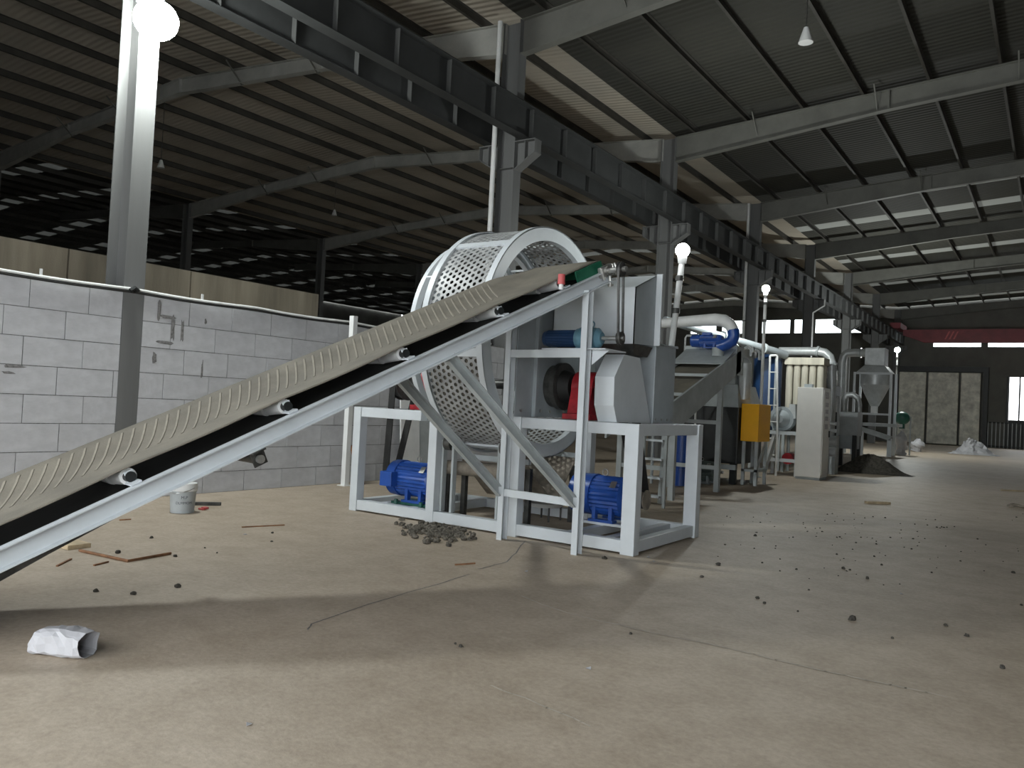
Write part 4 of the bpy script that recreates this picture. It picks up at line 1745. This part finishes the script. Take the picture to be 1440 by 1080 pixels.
# blue drum behind the steps
p = onY(943, 640, 14.4)
m = MB()
m.cyl((p.x, 14.9, 0), (p.x, 14.9, .98), .26, n=24)
bd = tag(m.build('barrel', M_BLUE, smooth=True), 'blue plastic barrel standing behind the step ladder', 'barrel')
for z in (.3, .65, .97):
    q = MB()
    q.cyl((p.x, 14.9, z - .02), (p.x, 14.9, z + .02), .272, n=24)
    q.build('hoop', M_BLUE, bd, smooth=True)

# dust collector: blue tank, cream filter bags, duct
BY = 21.2
TX = -6.36
tk = thing('dust_tank', 'dark blue upright dust collector tank beside the cream filter bags', 'tank', (TX, BY, 0))
m = MB()
m.cyl((TX, BY, 1.35), (TX, BY, 2.92), .36, n=28)
m.cyl((TX, BY, 2.92), (TX, BY, 3.05), .36, .12, 28)
m.build('tank_body', M_BLUETANK, tk, smooth=True)
m = MB()
m.cyl((TX, BY, .8), (TX, BY, 1.35), .12, .36, 28)
m.build('tank_cone', M_BLUETANK, tk, smooth=True)
for (sx, sy_) in ((-1, -1), (1, -1), (-1, 1), (1, 1)):
    m = MB()
    m.box(TX + sx * .3 - .03, TX + sx * .3 + .03, BY + sy_ * .25 - .03, BY + sy_ * .25 + .03, 0, 1.5)
    m.build('leg', M_PAINT2, tk)
bf = thing('bag_filter', 'dust collector with a row of cream cloth filter bags behind the control cabinet', 'dust collector', (-5.4, BY + .3, 0))
m = MB()
m.box(-5.93, -4.95, BY, BY + .6, 2.80, 2.98)
m.build('header', M_BAG, bf)
m = MB()
m.box(-5.95, -4.93, BY, BY + .6, 1.42, 1.62)
m.build('lower_box', M_PAINT2, bf)
bgm = MB().tube([(0, 0, 0), (0, 0, .08), (.004, 0, .4), (-.004, 0, .8), (0, 0, 1.12), (0, 0, 1.20)], [.06, .085, .092, .088, .086, .07], 14).mesh('filter_bag', (0, 0, 0), M_BAG, True)
for r_ in range(2):
    for i in range(5):
        shared('filter_bag', bgm, (-5.83 + i * .195, BY + .14 + r_ * .3, 1.61), bf)
for x in (-5.9, -4.98):
    for y in (BY + .05, BY + .55):
        m = MB()
        m.box(x - .035, x + .035, y - .035, y + .035, 0, 1.42)
        m.build('leg', M_PAINT2, bf)
hl = thing('ladder_rail', 'thin white hooped ladder rail in front of the dark blue tank', 'rail', (-5.95, 19.6, 0))
m = MB()
for (a, b) in (((1079, 620), (1083, 500)), ((1093, 620), (1093, 500))):
    pa, pb = onY(*a, 19.6), onY(*b, 19.6)
    m.tube([(pa.x, 19.6, 0), pa, pb], .025, 8)
pa, pb = onY(1083, 500, 19.6), onY(1093, 500, 19.6)
m.tube([pa, pb], .025, 8)
m.build('rail_pipe', M_WHITE, hl, smooth=True)
for z in (.5, .9, 1.3, 1.7, 2.1, 2.5):
    m = MB()
    xa, xb = onY(1081, 560, 19.6).x, onY(1093, 560, 19.6).x
    m.cyl((xa, 19.6, z), (xb, 19.6, z), .014, n=8)
    m.build('rung', M_WHITE, hl)
od = thing('collector_duct', 'grey overhead duct bending down behind the control cabinet', 'duct', (-5.2, BY + .9, 1.2))
DYY = BY + .95
pts = [onY(px, py, DYY) for px, py in ((1096, 494), (1150, 494), (1160, 496), (1167, 502), (1170, 512), (1170, 530))]
pts.append(Vector((pts[-1].x, DYY, 1.0)))
m = MB()
m.tube(pts, .115, 16)
m.build('duct', M_PIPE, od, smooth=True)
for k in (1, 4):
    d = (pts[k + 1] - pts[k]).normalized()
    m = MB()
    m.cyl(pts[k] - d * .03, pts[k] + d * .03, .14, n=18)
    m.build('flange', M_PAINT2, od)
m = MB()
m.box(pts[-1].x - .2, pts[-1].x + .2, DYY - .2, DYY + .2, 0, 1.0)
m.build('duct_base', M_PAINT2, od)
# blower on its table
bl = thing('blower', 'grey green blower with scroll housing on a white table frame', 'blower', (-5.5, 20.1, 0))
m = MB()
m.cyl((-5.6, 19.9, 1.38), (-5.6, 20.2, 1.38), .30, n=28)
m.build('scroll_housing', M_GREY, bl, smooth=True)
m = MB()
m.cyl((-5.6, 19.9, 1.38), (-5.6, 19.72, 1.38), .22, .10, 24)
m.build('inlet_cone', M_GREY, bl, smooth=True)
m = MB()
m.frustum((-5.45, -5.25, 19.9, 20.2), 1.4, (-5.42, -5.28, 19.93, 20.17), 1.75)
m.build('outlet', M_PIPE, bl)
m = MB()
m.box(-5.95, -5.12, 19.75, 20.45, 1.0, 1.08)
m.build('table_top', M_PAINT, bl)
for x in (-5.9, -5.17):
    for y in (19.8, 20.4):
        m = MB()
        m.box(x - .035, x + .035, y - .035, y + .035, 0, 1.0)
        m.build('leg', M_PAINT, bl)
for z in (.38,):
    m = MB()
    m.box(-5.87, -5.2, 19.78, 19.84, z - .04, z + .04)
    m.build('crossbar', M_PAINT, bl)
m = MB()
m.cyl((-5.42, 19.95, .42), (-5.42, 20.25, .42), .14, n=20)
m.build('red_motor', M_RED, bl, smooth=True)

# control cabinet
cb = thing('control_cabinet', 'tall cream white electrical control cabinet with labels on its side', 'cabinet', (-4.8, 19.65, 0))
cx0, cx1, cy0, cy1, cz1 = -5.08, -4.50, 19.33, 20.02, 2.15
m = MB()
m.box(cx0, cx1, cy0, cy1, .06, cz1)
m.build('cabinet_body', M_CABINET, cb, bevel=.01)
m = MB()
m.box(cx1, cx1 + .018, cy0 + .03, cy1 - .03, .12, cz1 - .05)
cdoor = m.build('door', M_CABINET, cb, bevel=.004)
for (y, z, w_, h) in ((.33, 1.98, .3, .16), (.33, 1.76, .28, .1), (.33, 1.6, .28, .1), (.33, 1.44, .28, .1), (.33, 1.25, .28, .12)):
    m = MB()
    m.box(cx1 + .018, cx1 + .022, cy0 + y - w_ / 2, cy0 + y + w_ / 2, z - h / 2, z + h / 2)
    m.build('label_plate', M_LABEL, cdoor)
m = MB()
m.box(cx1 + .018, cx1 + .05, cy1 - .12, cy1 - .09, 1.0, 1.15)
m.build('door_handle', M_BLACK, cdoor)
m = MB()
m.box(cx0 + .02, cx1 - .02, cy0 + .02, cy1 - .02, 0, .06)
m.build('plinth', M_GREY, cb)
m = MB()
m.box(cx0 + .12, cx0 + .3, cy0 + .1, cy0 + .25, cz1, cz1 + .08)
m.build('cable_gland', M_GREY, cb)

# screw feeder behind cabinet with blue motor on white frame
sf = thing('motor_stand', 'white steel stand with dark deck carrying a blue motor behind the cabinet', 'stand', (-5.0, 22.9, 0))
a, b = onY(1133, 545, 22.9), onY(1178, 545, 22.9)
m = MB()
m.box(a.x, b.x, 22.7, 23.3, a.z - .2, a.z + .06)
m.build('deck', M_DKSTEEL, sf)
for x in (a.x + .03, b.x - .03):
    for y in (22.74, 23.26):
        m = MB()
        m.box(x - .03, x + .03, y - .03, y + .03, 0, a.z - .2)
        m.build('leg', M_PAINT2, sf)
m = MB()
m.box(a.x, b.x, 22.86, 22.92, a.z + .42, a.z + .48)
m.box(a.x, a.x + .05, 22.86, 22.92, a.z + .06, a.z + .42)
m.box(b.x - .05, b.x, 22.86, 22.92, a.z + .06, a.z + .42)
m.build('top_rail', M_WHITE, sf)
motor(((a.x + b.x) / 2 - .05, 23.1, a.z + .06 + .16), .62, .125, 'dark blue motor on the white stand behind the cabinet', mt=M_BLUE2, base_m=M_BLUE2, cowl=.3)

# grey pelletising unit further back
gu = thing('grinding_unit', 'grey box grinding unit on black legs behind the dark ground heap', 'machine', (-5.4, 26.3, 0))
m = MB()
m.box(-5.60, -5.02, 26.0, 26.7, .95, 1.68)
m.build('housing', M_PAINT2, gu, bevel=.01)
m = MB()
m.box(-5.84, -5.62, 25.95, 26.3, 1.65, 2.08)
m.build('white_box', M_WHITE, gu, bevel=.01)
m = MB()
m.tube([(-5.5, 26.3, 1.68), (-5.5, 26.3, 2.05), (-5.42, 26.3, 2.2), (-5.25, 26.3, 2.22), (-5.1, 26.3, 2.1), (-5.06, 26.3, 1.9), (-5.06, 26.3, 1.68)], .09, 12)
m.build('bent_pipe', M_PIPE, gu, smooth=True)
m = MB()
m.box(-5.9, -5.6, 26.05, 26.6, .5, 1.65)
m.build('column_body', M_BLACK, gu)
for x in (-5.86, -5.6, -5.1):
    for y in (26.05, 26.6):
        m = MB()
        m.box(x - .06, x + .06, y - .06, y + .06, 0, .97)
        m.build('leg', M_BLACK, gu)
m = MB()
m.box(-5.6, -5.05, 26.03, 26.65, .55, .95)
m.build('lower_hopper', M_GREY, gu)
# pipe stubs sticking out beside the cabinet
for i, (py, r) in enumerate(((596, .045), (606, .045), (622, .08), (636, .11))):
    yr = 20.25 + i * .22
    q = onY(1176, py, yr)
    m = MB()
    m.cyl((q.x - .45, yr, q.z), (q.x, yr, q.z), r, n=16)
    sb = tag(m.build('roller_end', M_PIPE, smooth=True), ['thin pale roller end sticking out beside the cabinet, uppermost of four', 'thin pale roller end beside the cabinet, just below the uppermost one', 'medium thick pale roller end sticking out beside the cabinet', 'thickest pale roller end beside the cabinet, lowest of four'][i], 'roller', 'roller ends beside the cabinet')
    q2 = MB()
    q2.box(q.x - .47, q.x - .40, yr - .05, yr + .05, 0, q.z - r * .8)
    q2.build('roller_stand', M_PAINT2, sb)

# cone hopper with duct on a table frame
CYc = 36.4
ch = thing('cone_hopper', 'tall cyclone with cone hopper standing in a pale steel frame', 'hopper', (-6.3, CYc, 0))
m = MB()
m.box(-6.78, -6.0, CYc - .4, CYc + .4, 3.75, 4.48)
m.build('top_box', M_PIPE, ch, bevel=.02)
m = MB()
m.frustum((-7.05, -5.75, CYc - .6, CYc + .6), 3.45, (-6.78, -6.0, CYc - .4, CYc + .4), 3.75)
m.build('shoulder', M_PIPE, ch)
m = MB()
m.cyl((-6.4, CYc, 3.45), (-6.4, CYc, 2.95), .60, .58, 32)
m.cyl((-6.4, CYc, 2.95), (-6.4, CYc, 2.45), .58, .36, 32)
m.cyl((-6.4, CYc, 2.45), (-6.4, CYc, 2.05), .36, .16, 32)
m.build('cone', M_PIPE, ch, smooth=True)
m = MB()
m.cyl((-6.4, CYc, 2.05), (-6.4, CYc, 1.72), .14, n=16)
m.build('outlet', M_WHITE, ch, smooth=True)
for x in (-7.1, -5.7):
    for y in (CYc - .62, CYc + .62):
        m = MB()
        m.box(x - .045, x + .045, y - .045, y + .045, 1.35, 3.45)
        m.build('upper_post', M_PAINT, ch)
        m = MB()
        m.box(x - .055, x + .055, y - .055, y + .055, 0, 1.22)
        m.build('leg', M_PAINT, ch)
m = MB()
m.box(-7.2, -5.4, CYc - .7, CYc + .7, 1.22, 1.35)
m.build('table_deck', M_PAINT2, ch)
for z in (1.72, 3.4):
    m = MB()
    m.box(-7.05, -5.75, CYc - .66, CYc - .58, z - .04, z + .04)
    m.build('crossbar', M_PAINT, ch)
m = MB()
m.beam((-7.0, CYc - .7, 1.15), (-5.6, CYc - .7, .75), .12, .2)
m.build('screw_chute', M_PAINT2, ch)
for x in (-6.7, -5.62):
    m = MB()
    m.box(x - .05, x + .05, CYc - .76, CYc - .66, 0, 1.0 if x < -6 else .75)
    m.build('chute_leg', M_PAINT, ch)
cdk = thing('cyclone_duct', 'grey duct rising and bending over into the cyclone top box', 'duct', (-7.8, CYc, 0))
m = MB()
m.tube([(-7.75, CYc, 0.5), (-7.75, CYc, 3.9), (-7.70, CYc, 4.15), (-7.55, CYc, 4.28), (-7.3, CYc, 4.3), (-6.79, CYc, 4.3)], .17, 16)
m.build('duct', M_PIPE, cdk, smooth=True)
m = MB()
m.cyl((-7.05, CYc, 4.3), (-7.0, CYc, 4.3), .22, n=20)
m.build('flange', M_PAINT2, cdk)
m = MB()
m.box(-8.0, -7.5, CYc - .25, CYc + .25, 0, .5)
m.build('duct_base', M_PAINT2, cdk)
# green filling spout with a hanging sack
p = fl(1268, 640)
gs = thing('filling_spout', 'dark green round filling spout above a white sack', 'spout', (p.x, p.y + .3, 0))
m = MB()
m.ball((p.x - .05, p.y + .1, 1.62), .32, 16, 10, (1, .8, .9))
m.build('spout_body', M_GREEN, gs, smooth=True)
m = MB()
m.cyl((p.x - .05, p.y + .1, 1.16), (p.x - .05, p.y + .1, 1.4), .12, n=16)
m.build('spout_neck', M_GREEN, gs, smooth=True)
for dx in (-.32, .25):
    m = MB()
    m.box(p.x + dx - .03, p.x + dx + .03, p.y + .36, p.y + .42, 0, 1.7)
    m.build('stand_post', M_PAINT2, gs)
m = MB()
m.box(p.x - .32, p.x + .25, p.y + .3, p.y + .42, 1.5, 1.58)
m.build('stand_beam', M_PAINT2, gs)


def sack(c, h, r, label, sq=1.0, seed=1, lean=0.0, cat='sack'):
    rnd = random.Random(seed)
    m = MB()
    pts, rs = [], []
    for i in range(9):
        f = i / 8
        pts.append((c[0] + lean * f + rnd.uniform(-.03, .03), c[1] + rnd.uniform(-.03, .03), f * h))
        rs.append(r * (.86 + .14 * math.sin(f * 9 + seed)) * (1 if f < .75 else 1 - (f - .75) * 2.4))
    m.tube(pts, rs, 14)
    for v in m.v:
        v.x += rnd.uniform(-.02, .02)
        v.y += rnd.uniform(-.02, .02)
        v.z = max(0.0, v.z + rnd.uniform(-.02, .02))
    o = m.build('plastic_sack', M_PLASTIC, smooth=True)
    tag(o, label, cat)
    q = MB()
    z0 = h * .97
    q.tube([(pts[-1][0], pts[-1][1], z0), (pts[-1][0] + .02, pts[-1][1], z0 + h * .08), (pts[-1][0], pts[-1][1], z0 + h * .14)], [r * .35, r * .2, r * .45], 10)
    q.build('tied_neck', M_PLASTIC, o, smooth=True)
    return o


sack((p.x - .03, p.y - .05), 1.02, .24, 'tall filled white plastic sack standing under the green spout', seed=2)
q = fl(1288, 635)
sack((q.x, q.y), .62, .32, 'squat white plastic sack slumped beside the sliding door panels', seed=3, lean=.1)
q = fl(1283, 634)
sack((q.x - .55, q.y + .5), .45, .28, 'small crumpled white sack behind the squat sack by the sliding door', seed=5)


def heap(name, c, rx, ry, h, mt, label, cat, seed, n=34, rough=.12, kind='stuff', pw=1.3):
    rnd = random.Random(seed)
    m = MB()
    vs_, fs = [(c[0], c[1], h)], []
    R_ = 12
    for j in range(1, R_ + 1):
        f = j / R_
        for i in range(n):
            a = 2 * math.pi * i / n
            k = 1 + .10 * math.sin(3 * a + seed) + .06 * math.sin(7 * a)
            z = h * (math.cos(f * math.pi) * .5 + .5) if pw == 0 else (h * (1 - f) ** (1 / pw) if f < 1 else 0)
            d = rough * h * (1 - f * .9)
            vs_.append((c[0] + rx * f * k * math.cos(a) + rnd.uniform(-d, d) * .4, c[1] + ry * f * k * math.sin(a) + rnd.uniform(-d, d) * .4, max(0, z + rnd.uniform(-d, d)) if f < 1 else 0))
    for i in range(n):
        fs.append((0, 1 + i, 1 + (i + 1) % n))
    for j in range(R_ - 1):
        for i in range(n):
            a = 1 + j * n
            fs.append((a + i, a + n + i, a + n + (i + 1) % n, a + (i + 1) % n))
    m.add(vs_, fs)
    return tag(m.build(name, mt), label, cat, None, kind)


q = fl(1222, 665)
heap('ground_material_heap', (q.x, q.y + .15, 0), 1.12, .75, .50, M_DIRT, 'dark heap of fine ground material on the floor beside the cabinet', 'heap', 3, 40, .07, 'stuff', 0)
q = fl(1366, 639)
pl = heap('plastic_film_heap', (q.x, q.y, 0), 1.15, .8, .68, M_PLASTIC, 'crumpled heap of white plastic film on the floor before the sliding door', 'plastic film', 8, 22, .32, None, 0)

# ================================================================== THINGS ALONG THE BLOCK WALL
m = MB()
m.box(-9.36, -9.27, 9.02, 9.11, 0, 2.70)
wp = tag(m.build('white_post', M_WHITE), 'slim white upright post in front of the block wall left of the frame', 'post')
q = MB()
q.box(-9.40, -9.23, 8.98, 9.15, 0, .012)
q.build('foot_plate', M_WHITE, wp)
m = MB()
m.add([(-9.30, 9.36, 0), (-9.30, 9.50, 0), (-9.52, 9.50, .62), (-9.52, 9.36, .62)], [(0, 1, 2, 3)])
tag(m.build('wood_plank', M_WOODBR, solid=.03), 'short brown wooden plank leaning on the block wall', 'plank')
for (a, b, hgt, mt, lab) in ((562, 588, 2.25, M_WHITE, 'large white board leaning on the block wall behind the left motor'), (589, 607, 2.0, M_PAINT2, 'grey board leaning on the block wall behind the drum')):
    ya, yb_ = onX(a, 640, -9.45).y, onX(b, 640, -9.45).y
    m = MB()
    m.add([(-9.38, ya, .0), (-9.38, yb_, .0), (-9.55, yb_, hgt), (-9.55, ya, hgt)], [(0, 1, 2, 3)])
    tag(m.build('board', mt, solid=.03), lab, 'board')
# cable sagging along the top of the wall
m = MB()
pts = []
y = .4
k = 0
while y < 13.3:
    pts.append((WXF + .02 + .012 * math.sin(y * 3), y, 2.63 - .02 * abs(math.sin(y * 1.7))))
    y += .22
m.tube(pts, .018, 8)
cab = tag(m.build('wall_cable', M_WHITE, smooth=True), 'white cable strung along the top edge of the block wall', 'cable')
m = MB()
m.tube([(x_, y_, z_ - .034) for x_, y_, z_ in pts], .017, 6)
m.build('black_cable', M_RUBBER, cab, smooth=True, label='black cable below the white one')
m = MB()
yt = onX(186, 403, WXF).y
m.tube([(WXF + .05, yt - .05, 2.60), (WXF + .06, yt, 2.64), (WXF + .05, yt + .05, 2.61)], .03, 8)
m.build('tape_wrap', M_BLACK, cab, smooth=True)
for px in (56, 285):
    yy = onX(px, 390, WXF).y
    m = MB()
    m.beam((WXF + .02, yy, 2.60), (WXF + .02, yy, 2.70), .012, .03)
    m.build('cable_tie', M_WHITE, cab)

# paint pail
p = fl(256, 720)
bk = thing('paint_pail', 'grey plastic paint pail with white lid near the block wall', 'pail', p)
m = MB()
m.cyl(p, p + Vector((0, 0, .26)), .128, .145, 32)
m.build('pail_body', M_BUCKET, bk, smooth=True)
m = MB()
m.cyl(p + Vector((0, 0, .25)), p + Vector((0, 0, .27)), .152, .158, 32)
m.cyl(p + Vector((0, 0, .27)), p + Vector((0, 0, .335)), .158, .150, 32)
m.build('lid', M_WHITE, bk, smooth=True)
m = MB()
m.cyl(p + Vector((0, 0, .012)), p + Vector((0, 0, .022)), .132, .133, 32)
m.build('base_rim', M_BUCKET, bk)
m = MB()
m.tube([p + Vector((.158 * math.cos(a), .158 * math.sin(a), .29 - .06 * math.sin(a - 3.4))) for a in [3.4 + i * .26 for i in range(13)]], .004, 6)
m.build('wire_handle', M_STEEL, bk)


def pail_text(txt, size, z):
    cu_ = bpy.data.curves.new('lettering', 'FONT')
    cu_.body = txt
    cu_.size = size
    cu_.align_x = 'CENTER'
    to = bpy.data.objects.new('lettering_tmp', cu_)
    COL.objects.link(to)
    bpy.context.view_layer.update()
    me = bpy.data.meshes.new_from_object(to.evaluated_get(bpy.context.evaluated_depsgraph_get()))
    bpy.data.objects.remove(to)
    fa = math.atan2(-p.y, -p.x) + .12
    for v in me.vertices:
        zz = z + v.co.y
        rr = .128 + .017 * zz / .26 + .0015
        a = fa + v.co.x / rr
        v.co = Vector((rr * math.cos(a), rr * math.sin(a), zz))
    me.materials.append(M_INK)
    ob = bpy.data.objects.new('lettering', me)
    COL.objects.link(ob)
    ob.parent = bk
    return ob


pail_text('M.P', .05, .165)
pail_text('DLMMOM', .042, .105)
# red scrap and dark rag by the pail
q = fl(285, 717)
m = MB()
m.box(q.x - .05, q.x + .04, q.y - .03, q.y + .02, 0, .02)
m.box(q.x - .02, q.x + .05, q.y - .01, q.y + .05, .01, .035)
tag(m.build('red_scrap', M_PINK, bevel=.006), 'small red scrap lying beside the paint pail', 'scrap')
q = fl(288, 711)
m = MB()
m.beam((q.x - .12, q.y - .1, .02), (q.x + .1, q.y + .16, .02), .06, .04)
tag(m.build('dark_offcut', M_DKSTEEL, bevel=.008), 'dark metal offcut lying behind the paint pail', 'offcut')

# ================================================================== LITTER ON THE FLOOR
# crumpled white paper bag
q0, q1 = fl(50, 915), fl(124, 924)
c = (q0 + q1) / 2
dv = (q1 - q0)
L_ = dv.length
dv.normalize()
sd = Vector((-dv.y, dv.x, 0))
rnd = random.Random(4)
m = MB()
vs_ = []
NS, NR = 9, 14
for i in range(NS):
    f = i / (NS - 1)
    hh = .072 * (1 - .25 * abs(f - .55))
    ww = .085 * (1 - .2 * abs(f - .4))
    if i == 0:
        hh, ww = hh * .55, ww * .8
    for k in range(NR):
        a = 2 * math.pi * k / NR
        cx_, sx_ = math.copysign(abs(math.cos(a)) ** .55, math.cos(a)), math.copysign(abs(math.sin(a)) ** .55, math.sin(a))
        v = c + dv * ((f - .5) * L_ + rnd.uniform(-.006, .006)) + sd * (cx_ * ww + rnd.uniform(-.007, .007)) + Vector((0, 0, max(.001, hh + sx_ * hh + rnd.uniform(-.006, .006))))
        vs_.append(v)
fs = []
for i in range(NS - 1):
    for k in range(NR):
        fs.append((i * NR + k, i * NR + (k + 1) % NR, (i + 1) * NR + (k + 1) % NR, (i + 1) * NR + k))
fs.append(tuple(range(NR - 1, -1, -1)))
m.add(vs_, fs)
pb_ = tag(m.build('paper_bag', M_PAPER, solid=.003), 'crumpled white paper bag lying open in the conveyor shadow', 'paper bag')
# rubble at the foot of the frame
clm_ = []
for s_ in range(5):
    rnd = random.Random(20 + s_)
    m = MB()
    m.ball((0, 0, 0), 1, 7, 5)
    for v in m.v:
        v *= rnd.uniform(.65, 1.25)
        v.z *= .7
    clm_.append(m)


def lumps(name, spots, mt, label, cat):
    m = MB()
    for (x, y, r) in spots:
        src = random.choice(clm_)
        a = random.uniform(0, 6.3)
        o = len(m.v)
        m.v += [Vector((x + r * (v.x * math.cos(a) - v.y * math.sin(a)), y + r * (v.x * math.sin(a) + v.y * math.cos(a)), max(0, r * .45 + r * v.z))) for v in src.v]
        m.f += [tuple(i + o for i in f) for f in src.f]
    return tag(m.build(name, mt), label, cat, None, 'stuff')


random.seed(11)
sp_ = []
for i in range(260):
    px = random.gauss(614, 24)
    py = 749 + (px - 614) * .10 + random.gauss(0, 5.0)
    if 552 < px < 668:
        g = fl(px, py)
        g.y = min(g.y, 7.12)
        sp_.append((g.x, g.y, random.uniform(.012, .042)))
lumps('rubble_scatter', sp_, M_RUBBLE, 'small scatter of grey brown rubble at the foot of the frame', 'rubble')
# individual crumbs
cme = [m_.mesh('clod', (0, 0, 0), M_DIRT) for m_ in clm_]
pos = [(1198, 872, .05), (1010, 795, .03), (850, 786, .035), (250, 826, .03), (135, 832, .02), (188, 836, .02), (987, 812, .018), (1062, 754, .025), (1220, 814, .02), (1065, 842, .018), (1075, 849, .015), (887, 892, .012), (648, 910, .015), (1410, 940, .02), (1255, 898, .012), (1425, 806, .02), (1186, 800, .02), (1240, 795, .015), (1330, 880, .015), (166, 778, .03), (246, 783, .02), (383, 750, .015), (382, 762, .012), (213, 757, .02), (305, 778, .01), (288, 771, .01), (640, 906, .01), (1360, 895, .02)]
for i in range(130):
    px = random.gauss(1190, 130)
    py = 722 + abs(random.gauss(0, 45))
    if 1000 < px < 1440 and not (1160 < px < 1280 and py < 690):
        pos.append((px, py, random.uniform(.005, .014)))
for (px, py, r) in pos:
    r = min(r, .014 + r * .35)
    g = fl(px, py)
    o = shared('clod', random.choice(cme), (g.x, g.y, r * .35), None, (0, 0, random.uniform(0, 6)), (r, r, r))
    tag(o, 'small dark clod of dirt scattered on the concrete floor', 'clod', 'clods scattered over the floor')
# bent stick, splinters, offcuts
g = [fl(*a) for a in ((112, 776), (180, 791), (240, 780))]
m = MB()
m.tube([v + Vector((0, 0, .013)) for v in g], .012, 6)
tag(m.build('bent_stick', M_WOODBR), 'thin bent brown stick lying below the conveyor', 'stick')
for (a, b, lab) in (((80, 797), (100, 787), 'thin splinter lying left of the bent stick'), ((132, 796), (152, 791), 'thin splinter lying beside the bent stick'), ((340, 742), (400, 739), 'long thin splinter on the floor between pail and rubble'), ((168, 732), (184, 731), 'thin splinter on the floor below the conveyor channel'), ((640 + 0, 795), (668, 793), 'dark splinter on the floor in front of the frame')):
    ga, gb_ = fl(*a), fl(*b)
    m = MB()
    m.beam(ga + Vector((0, 0, .006)), gb_ + Vector((0, 0, .006)), .015, .012)
    tag(m.build('splinter', M_WOODBR), lab, 'splinter')
ga = fl(100, 770)
m = MB()
m.box(ga.x - .12, ga.x + .10, ga.y - .08, ga.y + .12, 0, .04)
tag(m.build('board_offcut', M_WOOD, bevel=.004), 'pale wooden board offcut half hidden below the conveyor channel', 'offcut')
ga, gb_ = fl(1218, 708), fl(1250, 709)
m = MB()
m.beam(ga + Vector((0, 0, .02)), gb_ + Vector((0, 0, .02)), .11, .04)
tag(m.build('wood_block', M_WOOD, bevel=.004), 'short pale timber block lying on the open floor', 'timber')
ga, gb_ = fl(1408, 690), fl(1446, 692)
m = MB()
m.beam(ga + Vector((0, 0, .015)), gb_ + Vector((0, 0, .015)), .05, .03)
tag(m.build('wood_stick', M_WOOD), 'long pale wooden stick lying beside the wire coil', 'stick')
gc = fl(1432, 714)
m = MB()
m.tube([(gc.x + .17 * math.cos(a), gc.y + .17 * math.sin(a), .02 + .012 * math.sin(3 * a)) for a in [i * 2 * math.pi / 20 for i in range(21)]], .012, 6, False)
m.tube([(gc.x + .15 * math.cos(a), gc.y + .19 * math.sin(a), .04 + .012 * math.cos(3 * a)) for a in [i * 2 * math.pi / 20 for i in range(21)]], .012, 6, False)
tag(m.build('wire_coil', M_RUST, smooth=True), 'loose brown wire coil lying on the floor at the right', 'wire')
# white flecks of paper
for (px, py) in ((828, 941), (1268, 836), (912, 784), (920, 790), (740, 804), (345, 752), (350, 1020)):
    g = fl(px, py)
    m = MB()
    a = random.uniform(0, 3)
    m.add([g + Vector((.02 * math.cos(a + k * 1.57) * random.uniform(.6, 1.4), .02 * math.sin(a + k * 1.57) * random.uniform(.6, 1.4), .003 + .008 * (k % 2))) for k in range(4)], [(0, 1, 2, 3)])
    tag(m.build('paper_scrap', M_PAPER, solid=.002), 'tiny white paper scrap on the concrete floor', 'paper scrap', 'white paper scraps on the floor')
# green net cloth by the left motor
ga = fl(540, 678)
heap('green_cloth', (-7.9, 9.1, 0), .5, .16, .06, M_GREEN, 'crumpled dark green cloth on the floor behind the left motor', 'cloth', 6, 20, .3, None, 0)
